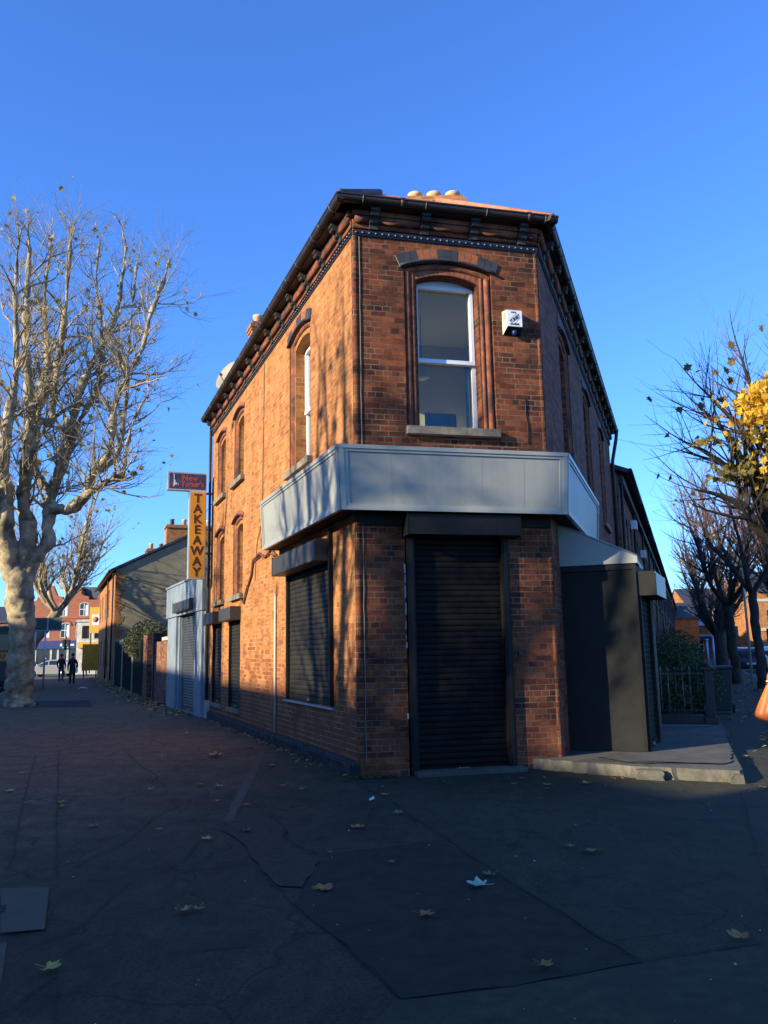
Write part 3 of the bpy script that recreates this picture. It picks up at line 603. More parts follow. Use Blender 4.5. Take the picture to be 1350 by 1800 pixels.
# broken overlay and the deep crack along its front
def q3(pts, z): return [(x, y, z) for x, y in pts]
flat(mb, [(2.9, 10.25), (3.25, 10.22), (3.9, 9.98), (4.05, 10.1), (4.6, 11.5), (3.3, 11.15), (2.6, 10.85)], 0.145, 0, 0.02)
ribbon(mb, [(2.45, 10.62), (2.9, 10.28), (3.2, 10.26), (3.45, 10.12), (3.92, 9.97)], 0.014, 0.150, 2, rr)
ribbon(mb, [(3.05, 9.97), (3.02, 10.12), (3.18, 10.24)], 0.022, 0.135, 2, rr)
ribbon(mb, [(2.2, 10.9), (2.6, 10.87), (3.4, 11.2)], 0.008, 0.150, 2, rr)
flat(mb, [(5.78, 14.62), (5.60, 14.95), (4.2, 15.35), (4.0, 14.75)], 0.137, 3, 0.004)
o = mb.build('raised_slab', ['concrete', 'concrete_side', 'crack_dirt', 'pink_paving'], recalc=False); tag(o, kind='structure')
for (x, y, sx_, sy_, z, rz) in ((3.0, 9.84, .28, .10, .115, -25), (3.83, 9.47, .13, .10, .10, -10)):
    bm = bmesh.new(); bmesh.ops.create_cube(bm, size=1); bmesh.ops.subdivide_edges(bm, edges=bm.edges, cuts=2)
    rr2 = random.Random(int(x*100)); c_, s_ = math.cos(R_(rz)), math.sin(R_(rz))
    for v in bm.verts: v.co += V(rr2.gauss(0, .05), rr2.gauss(0, .06), rr2.gauss(0, .03))
    fb = MB(); fb.from_bm(bm, 0, lambda a1, b1, c1: (x+(a1*c_*sx_-b1*s_*sy_), y+(a1*s_*sx_+b1*c_*sy_), z*(c1+.5)))
    lab = 'large broken concrete edge block under the lit front of the raised slab' if x < 3.5 else 'small broken concrete block at the right corner of the raised slab'
    tag(fb.build('concrete_block', 'concrete_side', base=(x, y, 0)), lab, 'concrete block')

# ------------------------------------------------------------------ the corner building
cb = thing('corner_building', 'two-storey red brick corner shop with chamfered front, blank grey fascia, black shutters', 'building', (A[0], A[1], 0))
Z_TOP = 7.42
def win2(c, z0, zs, h_out=0.63, h_in=0.44, r1=0.12, r2=0.10, dz=0.14):
    return arch(c, h_out, z0, zs+dz, r1), arch(c, h_in, z0, zs, r2)
def wall_with(name, fr, s0, s1, z0, z1, openings, plain_holes, mat='red_brick', parent=cb, d1=-0.055, d2=-0.26):
    mb = MB(); holes = [o_[0] for o_ in openings]+[h for h, _ in plain_holes]
    plate(mb, fr, [(s0, z0), (s1, z0), (s1, z1), (s0, z1)], holes)
    for po, pi in openings:
        reveal(mb, fr, po, 0, d1); ring(mb, fr, po, pi, d1); reveal(mb, fr, pi, d1, d2)
    for h, d in plain_holes: reveal(mb, fr, h, 0, d)
    return mb.build(name, [mat], parent, recalc=False)
SILL_F = 4.41
front_w = win2(1.33, SILL_F, 6.52)
left_w = [win2(2.68, 4.46, 6.52), win2(7.58, 5.22, 6.55, 0.52, 0.36, .10, .08), win2(9.68, 5.22, 6.55, 0.52, 0.36, .10, .08),
          win2(7.58, 2.74, 4.18, 0.52, 0.36, .10, .08), win2(9.68, 2.74, 4.18, 0.52, 0.36, .10, .08)]
right_w = [win2(2.58, 4.41, 6.52), win2(6.03, 4.41, 6.52), win2(9.25, 4.41, 6.52)]
door_hole = arch(1.32, 0.69, 0.0, 2.97, 0)
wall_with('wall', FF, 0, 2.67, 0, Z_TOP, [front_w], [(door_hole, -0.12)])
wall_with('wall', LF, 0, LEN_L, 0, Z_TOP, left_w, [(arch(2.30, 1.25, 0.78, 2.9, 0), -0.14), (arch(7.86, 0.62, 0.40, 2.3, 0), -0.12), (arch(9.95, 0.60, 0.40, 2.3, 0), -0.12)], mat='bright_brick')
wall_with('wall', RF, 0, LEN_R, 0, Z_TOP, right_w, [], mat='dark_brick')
mb = MB(); pA, pB = CL, CR
mb.add([(CL[0], CL[1], 0), (CR[0], CR[1], 0), (CR[0], CR[1], Z_TOP), (CL[0], CL[1], Z_TOP)], [(0, 1, 2, 3)]); mb.build('wall', 'dark_brick', cb, recalc=False)
# rounded arris bricks at the two front corners (proud of the wall faces)
for (fr, s, nm) in ((FF, 0.0, 0), (FF, 2.67, 1)):
    mb = MB(); c0 = fr(s + (0.028 if nm == 0 else -0.028), -0.030, 0)
    mb.tube([(c0[0], c0[1], 0), (c0[0], c0[1], Z_TOP-.3)], 0.045, 12, cap=False); mb.build('corner_moulding', 'red_brick', cb)

def window(fr, po, pi, d=-0.24, mid=0.49, parent=cb, mats='white_upvc'):
    """sash window: frame, meeting rail, two panes"""
    s0, z0 = pi[0]; s1 = pi[1][0]; zs = pi[2][1]; ztop = max(p[1] for p in pi); t = 0.055
    w = thing_part('window', parent, fr((s0+s1)/2, d, z0))
    mb = MB()
    c = (s0+s1)/2; h = (s1-s0)/2; inner = arch(c, h-t, z0+t, zs-0.02, 0.0)
    zf = zs-0.03
    # outer frame: flat plate with arched head and a rectangular hole
    def rect(a_, b_, c_, d_): return [(a_, c_), (b_, c_), (b_, d_), (a_, d_)]
    zm = z0+(zf-z0)*mid
    lo = rect(s0+t, s1-t, z0+t, zm-0.03); up = rect(s0+t+.01, s1-t-.01, zm+0.03, zf-.01)
    plate(mb, fr, pi, [lo, up], d); reveal(mb, fr, lo, d, d-0.05); reveal(mb, fr, up, d, d-0.05)
    mb.box(s0+.012, s1-.012, d, d+0.035, zm-0.028, zm+0.028, 0, fr)
    for x0, x1 in ((s0+.015, s0+t+.004), (s1-t-.004, s1-.015)): mb.box(x0, x1, d, d+0.03, zm+0.028, zf+.01, 0, fr)
    mb.box(s0+t+.004, s1-t-.004, d, d+0.03, zf-.012, zf+.035, 0, fr)
    mb.build('window_frame', mats, w)
    for r_ in (lo, up):
        g_ = MB(); g_.box(r_[0][0], r_[1][0], d-0.036, d-0.030, r_[0][1], r_[2][1], 0, fr); g_.build('pane', 'window_glass', w)
    return w
def thing_part(name, parent, loc):
    o = bpy.data.objects.new(name, None); o.empty_display_size = 0.1; COL.objects.link(o); o.parent = parent
    o.location = Vector(loc)-world_loc(parent); return o
for fr, lst in ((FF, [front_w]), (LF, left_w), (RF, right_w)):
    for po, pi in lst: window(fr, po, pi)
def voussoirs(fr, c, h, zs, rise, th, parent, dz=0.0, proj=0.018, nb=15, blue=((0, 3), (6, 9), (12, 15)), d0=0.0, drip=True):
    R = (h*h+rise*rise)/(2*rise); cz = zs+rise-R; a0 = math.asin(h/R)+0.02
    mb = MB(); mb2 = MB()
    for i in range(nb):
        t0 = -a0+2*a0*i/nb; t1 = -a0+2*a0*(i+1)/nb; gp = 0.0035/R*1.0
        q = []
        for t, r in ((t0+gp, R), (t0+gp, R+th), (t1-gp, R+th), (t1-gp, R)): q.append((c+r*math.sin(t), cz+r*math.cos(t)))
        isb = any(a_ <= i < b_ for a_, b_ in blue)
        mb.prism(q, d0-0.02, d0+proj+(0.004 if isb else 0), fr, 1 if isb else 0)
    q = [(c+r*math.sin(t), cz+r*math.cos(t)) for r, ts in ((R+th-.004, [-a0+2*a0*k/12 for k in range(13)]), (R+.004, [a0-2*a0*k/12 for k in range(13)])) for t in ts]
    mb.prism(q, d0-0.03, d0+proj-0.006, fr, 2)
    # drip mould under the arch ring
    pts = [fr(c+(R+0.02)*math.sin(-a0+2*a0*k/14), d0+proj+0.012, cz+(R+0.02)*math.cos(-a0+2*a0*k/14)) for k in range(15)]
    if drip: mb.tube(pts, 0.022, 6, 1)
    return mb.build('window_arch', ['voussoir_red', 'voussoir_blue', 'mortar_joint'], parent)
def jamb_roll(fr, c, h, z0, zs, rise, parent):
    """rounded brick roll in the corner of the recess"""
    mb = MB(); R = (h*h+rise*rise)/(2*rise); cz = zs+rise-R; a0 = math.asin(h/R)
    for sd in (-1, 1): mb.tube([fr(c+sd*(h-0.055), -0.060, z0), fr(c+sd*(h-0.055), -0.060, zs)], 0.046, 10, 0, cap=False); mb.tube([fr(c+sd*(h-0.135), -0.070, z0), fr(c+sd*(h-0.135), -0.070, zs)], 0.034, 8, 0, cap=False)
    pts = [fr(c+(R-0.045)*math.sin(-a0+2*a0*k/12), -0.060, cz+(R-0.045)*math.cos(-a0+2*a0*k/12)) for k in range(13)]
    mb.tube(pts, 0.046, 10, 0, cap=False); mb.build('recess_roll', 'roll_brick', parent)
def sill(fr, s0, s1, z, parent, proj=0.09, h=0.11, d1=-0.24):
    mb = MB(); mb.cbox(s0, s1, d1+0.002, proj, z-h, z-0.002, 0.008, 0, fr); return mb.build('sill', 'stone_sill', parent)
voussoirs(FF, 1.33, 0.645, 6.665, 0.12, 0.185, cb); jamb_roll(FF, 1.33, 0.63, 4.41, 6.66, .12, cb); sill(FF, 0.68, 1.98, 4.42, cb)
for i, (c, z0, zs, ho, r1) in enumerate(((2.68, 4.46, 6.66, .63, .12), (7.58, 5.22, 6.69, .52, .10), (9.68, 5.22, 6.69, .52, .10), (7.58, 2.74, 4.32, .52, .10), (9.68, 2.74, 4.32, .52, .10))):
    voussoirs(LF, c, ho, zs, r1, 0.185 if i == 0 else 0.11, cb, blue=((0, 3), (6, 9), (12, 15)) if i == 0 else ()); jamb_roll(LF, c, ho, z0, zs, r1, cb); sill(LF, c-ho-.1, c+ho+.1, z0, cb)
for c in (2.58, 6.03, 9.25):
    voussoirs(RF, c, .63, 6.665, .12, .185, cb); jamb_roll(RF, c, .63, 4.41, 6.66, .12, cb); sill(RF, c-.73, c+.73, 4.41, cb)
# inner arch soldier course over the front window
voussoirs(FF, 1.33, 0.455, 6.525, 0.10, 0.105, cb, proj=0.006, nb=13, blue=(), d0=-0.055, drip=False)

# cornice: pellet band, corbels, roll, soffit, gutter
def cornice(fr, s0, s1, first, step, offs, e0, e1, parent, band=True):
    mb = MB(); mb.box(s0-.0, s1+.0, 0, 0.022, 7.055, 7.135, 0, fr)
    n = int((s1-s0)/0.092)
    for k in range(n):
        p = fr(s0+0.05+k*0.092, 0.022, 7.095); q = fr(s0+0.05+k*0.092, 1.0, 7.095)
        mb.lathe(p, [(0.028, 0), (0.026, 0.012), (0.016, 0.022), (0.004, 0.026)], 8, 0, (q[0]-p[0], q[1]-p[1], 0))
    mb.build('pellet_band', 'pellet_glaze', parent)
    mb = MB(); mb.box(s0, s1, 0, 0.03, 7.16, 7.26, 0, fr); mb.box(s0-.02, s1+.02, 0.0, 0.085, 7.325, 7.395, 1, fr)
    k = first; prev = s0
    cs = []
    while k < s1-0.1: cs.append(k); k += step
    edges = [s0+.02]+[x for c in cs for x in (c-.075, c+.075)]+[s1-.02]
    for a_, b_ in zip(edges[::2], edges[1::2]):
        if b_-a_ > 0.1: mb.tube([fr(a_, 0.05, 7.275), fr(b_, 0.05, 7.275)], 0.050, 10, 1)
    mb.build('cornice_roll', ['red_brick', 'roll_brick'], parent)
    for c in cs:
        mb = MB(); w = 0.062
        prof = [(0, 7.14), (0.05, 7.145), (0.06, 7.20), (0.10, 7.215), (0.115, 7.24), (0.10, 7.265), (0.125, 7.285), (0.165, 7.29), (0.185, 7.32), (0.165, 7.345), (0.19, 7.355), (0.19, 7.395), (0, 7.395)]
        v0 = [fr(c-w, d, z) for d, z in prof]; v1 = [fr(c+w, d, z) for d, z in prof]; n = len(prof)
        mb.add(v0+v1, [(i, (i+1) % n, n+(i+1) % n, n+i) for i in range(n)]+[tuple(range(n)), tuple(range(2*n-1, n-1, -1))]); mb.build('corbel', 'corbel_dark', parent, bevel=0.004)
    # soffit board and gutter
    mb = MB(); mb.box(s0-e0*0.9, s1+e1*0.9, -0.06, offs-0.05, 7.398, 7.422, 0, fr); mb.build('soffit', 'gutter_iron', parent)
    mb = MB(); cx, cz, r = offs-0.02, 7.465, 0.060
    prof = [(cx+r*math.cos(t), cz+r*math.sin(t)) for t in [math.pi+math.pi*i/8 for i in range(9)]]
    prof += [(cx+r+.012, cz+.012), (cx+r+.012, cz+.03), (cx-r, cz+.03)]
    n = len(prof); sa, sb = s0-e0, s1+e1
    v0 = [fr(sa+ (offs-p[0])*e0*0.0, p[0], p[1]) for p in prof]; v1 = [fr(sb, p[0], p[1]) for p in prof]
    mb.add(v0+v1, [(i, (i+1) % n, n+(i+1) % n, n+i) for i in range(n)]+[tuple(range(n)), tuple(range(2*n-1, n-1, -1))])
    s = sa+0.9
    while s < sb:      # joint collars
        mb.tube([fr(s-.03, cx, cz+.002), fr(s+.03, cx, cz+.002)], r+.009, 12, 0); s += 1.83
    mb.build('gutter', 'gutter_iron', parent)
    mb = MB(); s = sa+0.35
    while s < sb:      # pale brackets holding the gutter
        mb = MB(); pts = [fr(s, cx+(r+.006)*math.cos(t), cz+(r+.006)*math.sin(t)) for t in [math.pi*0.95+math.pi*1.1*i/8 for i in range(9)]]
        mb.tube(pts, 0.007, 5, 0); s += 0.87
        mb.build('gutter_bracket', 'lead', parent)
cornice(FF, 0, 2.67, 0.28, 0.715, 0.26, 0.26, 0.22, cb)
cornice(LF, 0, LEN_L, 0.42, 0.80, 0.26, 0.26, 0.05, cb)
cornice(RF, 0, LEN_R, 0.42, 0.80, 0.22, 0.22, 0.05, cb)
# roof: steep clay edge then the flat between the ridges
def offp(fr, s, d): q = fr(s, d, 0); return (q[0], q[1])
e_ = [offp(LF, LEN_L, .21), offp(FF, -.21, .21), offp(FF, 2.85, .20), offp(RF, LEN_R, .17)]
i_ = [offp(LF, LEN_L, -1.75), offp(FF, .85, -1.9), offp(FF, 1.85, -1.95), offp(RF, LEN_R, -1.75)]
mb = MB(); zz0, zz1 = 7.495, 8.87
mb.add([(*p, zz0) for p in e_]+[(*p, zz1) for p in i_], [(0, 1, 5, 4), (2, 3, 7, 6), (4, 5, 6, 7), (0, 4, 7, 3)], 0)
mb.add([(*e_[1], zz0), (*e_[2], zz0), (*i_[2], zz1), (*i_[1], zz1)], [(0, 1, 2, 3)], 1)
# overlapping clay courses over the front eaves
for k in range(9):
    t0 = k/9; a_ = lerp(e_[1], i_[1], t0); b_ = lerp(e_[2], i_[2], t0); z = zz0+(zz1-zz0)*t0
    n_ = 12
    for j in range(n_):
        p, q = lerp(a_, b_, (j+.02)/n_), lerp(a_, b_, (j+.98)/n_)
        hx = (i_[1][0]-e_[1][0])/9; hy = (i_[1][1]-e_[1][1])/9; lift = 0.022+0.006*((j*7+k*3) % 3)
        if k == 0: mb.add([(p[0], p[1], z+lift), (q[0], q[1], z+lift), (q[0]+hx, q[1]+hy, z+lift+.14), (p[0]+hx, p[1]+hy, z+lift+.14), (p[0], p[1], z), (q[0], q[1], z)], [(0, 1, 2, 3), (4, 5, 1, 0)], 1)
mb.tube([(*e_[1], zz0+.04), (*i_[1], zz1+.03)], 0.05, 8, 0); mb.tube([(*e_[2], zz0+.04), (*i_[2], zz1+.03)], 0.05, 8, 1)
mb.build('roof', ['slate', 'clay_tile'], cb, recalc=False)
def chimney(x0, x1, y0, y1, z0, z1, parent, pots, mat='bright_brick', rz=0.0, potm='clay_pot', poth=1.0):
    cx, cy = (x0+x1)/2, (y0+y1)/2; c_, s_ = math.cos(rz), math.sin(rz)
    fr = lambda x, y, z: (cx+(x-cx)*c_-(y-cy)*s_, cy+(x-cx)*s_+(y-cy)*c_, z)
    mb = MB(); mb.box(x0, x1, y0, y1, z0, z1, 0, fr); mb.box(x0-.05, x1+.05, y0-.05, y1+.05, z1-.17, z1-.08, 0, fr); mb.box(x0-.025, x1+.025, y0-.025, y1+.025, z1-.24, z1-.17, 0, fr)
    ch = mb.build('chimney', mat, parent)
    for i in range(pots):
        px = x0+(x1-x0)*(i+.5)/pots; p = fr(px, cy, 0); r = min(.12, (x1-x0)/pots*.4); mb = MB()
        mb.lathe((p[0], p[1], z1-.02), [(r*.85, 0), (r*.9, .16*poth), (r*1.12, .18*poth), (r*1.15, .25*poth), (r*.95, .27*poth), (r*.7, .27*poth)], 14); mb.build('chimney_pot', potm, ch)
    return ch
chimney(0.50, 1.52, 13.5, 14.1, 8.6, 9.47, cb, 3, poth=.85)
chimney(-3.42, -2.62, 20.3, 20.75, 8.3, 10.0, cb, 2, rz=R_(21.4))

# plinth of engineering brick along the left wall
mb = MB()
for s0, s1, h, pj in ((-0.02, 4.36, 0.19, 0.085), (4.40, LEN_L, 0.17, 0.065)):
    prof = [(0, 0), (pj, 0), (pj, h-.05), (pj-.012, h-.02), (pj-.035, h), (0, h)]
    n = len(prof); v0 = [LF(s0, d, z) for d, z in prof]; v1 = [LF(s1, d, z) for d, z in prof]
    mb.add(v0+v1, [(i, (i+1) % n, n+(i+1) % n, n+i) for i in range(n)]+[tuple(range(n)), tuple(range(2*n-1, n-1, -1))])
mb.build('plinth', 'engineering_brick', cb)

# shop fascia: canted grey box wrapping the three faces
OT, OB = 0.33, 0.30
zt, zb = 4.06, 3.24
def cor(fr1, fr2, d1, d2):     # corner where two offset planes meet
    p1, q1 = fr1(0, d1, 0), fr1(1, d1, 0); p2, q2 = fr2(0, d2, 0), fr2(1, d2, 0)
    x1, y1, x2, y2 = p1[0], p1[1], q1[0], q1[1]; x3, y3, x4, y4 = p2[0], p2[1], q2[0], q2[1]
    D = (x1-x2)*(y3-y4)-(y1-y2)*(x3-x4); a_ = x1*y2-y1*x2; b_ = x3*y4-y3*x4
    return ((a_*(x3-x4)-(x1-x2)*b_)/D, (a_*(y3-y4)-(y1-y2)*b_)/D)
def fpath(o_, oR):
    return [offp(LF, 3.95, o_), cor(LF, FF, o_, o_), cor(FF, RF, o_, oR), offp(RF, 3.95, oR)]
T = fpath(OT, .29); Bt = fpath(OB-.02, .24)
def loop_pts(tz): t = (zt-tz)/(zt-zb); return [lerp(a_, b_, t) for a_, b_ in zip(T, Bt)]
mb = MB()
def band(z0, z1, out, m):
    """strip along the fascia between heights z0..z1, standing out a little"""
    for i in range(3):
        p0, p1 = loop_pts(z0)[i:i+2]; q0, q1 = loop_pts(z1)[i:i+2]
        tx, ty = p1[0]-p0[0], p1[1]-p0[1]; L = math.hypot(tx, ty); nx, ny = (ty/L, -tx/L)
        if i == 0: nx, ny = ty/L, -tx/L
        e = out
        vs = [(p0[0]+nx*e, p0[1]+ny*e, z0), (p1[0]+nx*e, p1[1]+ny*e, z0), (q1[0]+nx*e, q1[1]+ny*e, z1), (q0[0]+nx*e, q0[1]+ny*e, z1)]
        ins = [(p0[0]-nx*.02, p0[1]-ny*.02, z0), (p1[0]-nx*.02, p1[1]-ny*.02, z0), (q1[0]-nx*.02, q1[1]-ny*.02, z1), (q0[0]-nx*.02, q0[1]-ny*.02, z1)]
        mb.add(vs+ins, [(0, 1, 2, 3), (3, 2, 6, 7), (1, 0, 4, 5), (0, 3, 7, 4), (1, 5, 6, 2)], m)
band(zb+.075, zt-.075, 0.0, 0)
band(zt-.05, zt, 0.030, 1); band(zt-.085, zt-.05, 0.016, 1); band(zb, zb+.045, 0.028, 1); band(zb+.045, zb+.08, 0.014, 1)
for i in range(3):     # upright trims at the ends of each face and seams of the sheets
    for (t, w) in ((0.0, 0.06), (1.0, -0.06)):
        p0, p1 = loop_pts(zb+.04)[i:i+2]; q0, q1 = loop_pts(zt-.04)[i:i+2]; L = math.hypot(p1[0]-p0[0], p1[1]-p0[1]); dt = w/L
        nx, ny = (p1[1]-p0[1])/L, -(p1[0]-p0[0])/L
        for e, tt0, tt1 in ((.024, t, t+dt), (.012, t+dt, t+dt*1.8)):
            c4 = [lerp(p0, p1, tt0), lerp(p0, p1, tt1), lerp(q0, q1, tt1), lerp(q0, q1, tt0)]; zz = [zb+.04, zb+.04, zt-.04, zt-.04]
            o4 = [(c[0]+nx*e, c[1]+ny*e, z) for c, z in zip(c4, zz)]; b4 = [(c[0]-nx*.01, c[1]-ny*.01, z) for c, z in zip(c4, zz)]
            mb.add(o4+b4, [(0, 1, 2, 3), (0, 3, 7, 4), (1, 2, 6, 5)], 1)
# top, underside and end closures
inn = [offp(LF, 3.95, 0), (A[0], A[1]), (B[0], B[1]), offp(RF, 3.95, 0)]
for i in range(3):
    mb.add([(*T[i], zt), (*T[i+1], zt), (*inn[i+1], zt+.02), (*inn[i], zt+.02)], [(0, 1, 2, 3)], 1)
    mb.add([(*Bt[i], zb+.01), (*Bt[i+1], zb+.01), (*inn[i+1], zb+.01), (*inn[i], zb+.01)], [(0, 1, 2, 3)], 2)
for i in (0, 3): mb.add([(*T[i], zt), (*Bt[i], zb), (*inn[i], zb), (*inn[i], zt)], [(0, 1, 2, 3)], 0)
# sheet seams
for i, ts in ((0, (.33, .66)), (1, (.215, .61, .80)), (2, (.5,))):
    for t in ts:
        p0, p1 = loop_pts(zb+.08)[i:i+2]; q0, q1 = loop_pts(zt-.085)[i:i+2]; L = math.hypot(p1[0]-p0[0], p1[1]-p0[1]); nx, ny = (p1[1]-p0[1])/L*.002, -(p1[0]-p0[0])/L*.002
        c4 = [lerp(p0, p1, t), lerp(p0, p1, t+.002/L*2), lerp(q0, q1, t+.002/L*2), lerp(q0, q1, t)]; zz = [zb+.08, zb+.08, zt-.085, zt-.085]
        mb.add([(c[0]+nx, c[1]+ny, z) for c, z in zip(c4, zz)], [(0, 1, 2, 3)], 1)
mb.build('fascia_box', ['grey_panel', 'grey_trim', 'black_board'], cb, recalc=False)

# roller shutters
def housing(fr, s0, s1, d, z0, z1, parent, mat, joint=True, slope=0.02):
    mb = MB(); prof = [(0, z0), (d-.01, z0), (d, z0+.01), (d, z1-slope), (d-.02, z1), (0, z1)]
    n = len(prof); v0 = [fr(s0, p[0], p[1]) for p in prof]; v1 = [fr(s1, p[0], p[1]) for p in prof]
    mb.add(v0+v1, [(i, (i+1) % n, n+(i+1) % n, n+i) for i in range(n)]+[tuple(range(n)), tuple(range(2*n-1, n-1, -1))])
    for sa in (s0-.004, s1-.014): mb.box(sa, sa+.018, -.0, d+.006, z0-.004, z1+.004, 0, fr)
    if joint: mb.box(s0+(s1-s0)*.78, s0+(s1-s0)*.78+.006, d-.003, d+.003, z0+.01, z1-.02, 0, fr)
    return mb.build('shutter_housing', mat, parent)
def shutter(fr, s0, s1, z0, z1, d, mat, hs, hd, hz, hmat, parent=cb, guides=0.075, gmat='black_paint', pitch=.075, base=0.0, gd=0.05):
    P_ = thing_part('roller_shutter', parent, fr((s0+s1)/2, 0, z0))
    mb = MB(); slats(mb, fr, s0, s1, d, z0+.09, z1, pitch); mb.box(s0, s1, d-.01, d+.022, z0+.006, z0+.09, 0, fr)
    mb.build('curtain', mat, P_, recalc=False)
    for a_, b_ in ((s0-guides, s0+.012), (s1-.012, s1+guides)):
        g_ = MB(); g_.box(a_, b_, d-.02, d+gd, z0, z1+.02, 0, fr); g_.box(a_+guides*.3, b_-guides*.3, d+gd, d+gd+.012, z0, z1+.02, 0, fr); g_.build('guide_rail', gmat, P_)
    housing(fr, hs[0], hs[1], hd, hz[0], hz[1], P_, hmat)
    mb = MB(); c = (s0+s1)/2
    mb.box(c-.09, c+.09, d+.02, d+.035, z0+.03, z0+.06, 0, fr); mb.tube([fr(c-.05, d+.04, z0+.075), fr(c-.05, d+.05, z0+.03), fr(c+.01, d+.05, z0+.03)], .008, 6, 0)
    mb.build('lock', 'brass', P_)
    return P_
shutter(FF, 0.73, 1.94, 0.0, 2.96, -0.06, 'slat_black', (0.60, 2.13), 0.25, (2.95, 3.235), 'black_paint', guides=0.085, gd=0.11)
shutter(LF, 1.12, 3.48, 0.78, 2.80, -0.06, 'slat_grey', (1.06, 3.52), 0.24, (2.76, 3.06), 'housing_brown')
shutter(LF, 7.30, 8.42, 0.40, 2.24, -0.06, 'slat_grey', (7.20, 8.52), 0.22, (2.21, 2.48), 'housing_brown', guides=.06)
shutter(LF, 9.40, 10.50, 0.40, 2.24, -0.06, 'slat_grey', (9.30, 10.60), 0.22, (2.21, 2.48), 'housing_brown', guides=.06)
mb = MB(); mb.cbox(0.985, 3.60, -.02, 0.035, 0.745, 0.775, 0.006, 0, LF); mb.build('sill', 'white_paint', cb)
for c in (7.86, 9.95): sill(LF, c-.68, c+.68, 0.40, cb, .05, .09, -.1)
# dark head board between fascia and the doors
mb = MB(); mb.box(0.02, 2.65, 0.004, 0.05, 3.10, 3.235, 0, FF); mb.build('head_board', 'black_board', cb)
mb = MB(); mb.box(0.98, 1.03, 0, 0.06, 0.8, 3.2, 0, LF); mb.build('head_board', 'black_paint', cb)
# doorstep
mb = MB(); mb.cbox(0.67, 2.10, -0.05, 0.20, -0.02, 0.055, 0.012, 0, FF); mb.build('doorstep', 'concrete', cb)
# pipes and cables that belong to the walls
mb = MB(); mb.tube([LF(4.16, .025, 0.18), LF(4.16, .025, 2.52)], 0.022, 10); mb.build('downpipe', 'cream_pipe', cb)
mb = MB(); mb.box(LEN_L-.16, LEN_L-.04, 0, .10, 0, .42, 0, LF); mb.build('pipe_shoe', 'white_paint', cb)
mb = MB(); mb.tube([LF(LEN_L-.05, .06, .3), LF(LEN_L-.05, .06, 7.4)], 0.035, 10); mb.build('downpipe', 'gutter_iron', cb)
mb = MB(); mb.tube([RF(LEN_R-.1, .07, .1), RF(LEN_R-.1, .07, 6.6), RF(LEN_R-.1, .2, 7.2), RF(LEN_R-.1, .24, 7.5)], 0.05, 10); mb.build('downpipe', 'gutter_iron', cb)
rr = random.Random(2)
def wob(fr, pts, r, amp, name, mat):
    q = []
    for (s0, z0), (s1, z1) in zip(pts, pts[1:]):
        k = max(2, int(math.hypot(s1-s0, z1-z0)/.12))
        for i in range(k): t = i/k; q.append(fr(s0+(s1-s0)*t+rr.gauss(0, amp), r+.004, z0+(z1-z0)*t+rr.gauss(0, amp)))
    q.append(fr(pts[-1][0], r+.004, pts[-1][1])); mb = MB(); mb.tube(q, r, 6); return mb.build(name, mat, cb)
wob(FF, [(.085, .12), (.085, 7.04)], .0055, .002, 'cable', 'cable_grey')
wob(LF, [(5.3, 3.45), (5.15, 7.0)], .006, .004, 'cable', 'cable_brown')
wob(LF, [(4.1, 3.18), (4.5, 3.34), (4.9, 3.22), (5.4, 3.36), (5.95, 3.30), (6.1, 3.0), (6.55, 2.78), (6.8, 2.50), (7.1, 2.62)], .022, .012, 'cable', 'cable_brown')
wob(LF, [(4.1, 3.16), (4.6, 3.26), (5.3, 3.32), (6.0, 3.26), (6.5, 2.72), (6.85, 2.55)], .014, .018, 'cable', 'cable_brown')
wob(LF, [(4.0, 4.3), (4.6, 4.12), (5.2, 4.0), (5.7, 3.6), (5.85, 2.9)], .007, .01, 'cable', 'cable_brown')
wob(FF, [(2.38, 4.9), (2.40, 4.25)], .007, .006, 'cable', 'gutter_iron')

rr = random.Random(6); mb = MB(); z = .5
while z < 2.9:      # flaking white paint along the left door guide
    h = rr.uniform(.03, .16)
    if rr.random() < .55: mb.box(.615+rr.uniform(-.006, .004), .628+rr.uniform(-.004, .012), .0, .005, z, z+h, 0, FF)
    z += h+rr.uniform(.01, .08)
mb.build('paint_flake', 'white_paint', cb, recalc=False)
mb = MB(); mb.cbox(2.12, 2.17, 0, .03, 1.42, 1.48, .006, 0, FF); mb.build('key_switch', 'gutter_iron', cb)
# room seen through the front window
zf_ = 4.15; roomF = 7.0
mb = MB(); P4 = [offp(FF, .08, -.30), offp(FF, 2.4, -.30), offp(FF, 2.85, -3.6), offp(FF, -.12, -3.6)]
mb.add([(*p, zf_) for p in P4]+[(*p, roomF) for p in P4], [(0, 1, 2, 3), (1, 2, 6, 5), (2, 3, 7, 6)], 0)
mb.add([(*p, roomF) for p in P4], [(0, 1, 2, 3)], 1)
mb.build('room', ['room_wall', 'room_ceiling'], cb, recalc=False)
c = (.66, 13.0, 0); mb = MB(); mb.lathe((c[0], c[1], 5.92), [(.12, 0), (.125, .01), (.125, .30), (.12, .31), (.05, .31)], 20); mb.tube([(c[0], c[1], 6.2), (c[0], c[1], 7.0)], .006, 5, 1); 
tag(mb.build('pendant_lamp', ['shade_white', 'black_paint'], base=(c[0], c[1], 5.92)), 'white drum lamp shade hanging in the upstairs room behind the front window', 'lamp')
t_ = thing('office_chair', 'blue chair back seen just above the sill of the front upstairs window', 'chair', FF(1.33, -.62, zf_))
mb = MB(); mb.cbox(1.12, 1.58, -.62, -.55, 4.42, 4.80, .03, 0, FF); mb.build('backrest', 'fabric_blue', t_)
mb = MB(); mb.cbox(1.10, 1.60, -1.1, -.62, 4.55, 4.63, .03, 0, FF); mb.build('seat', 'fabric_blue', t_)
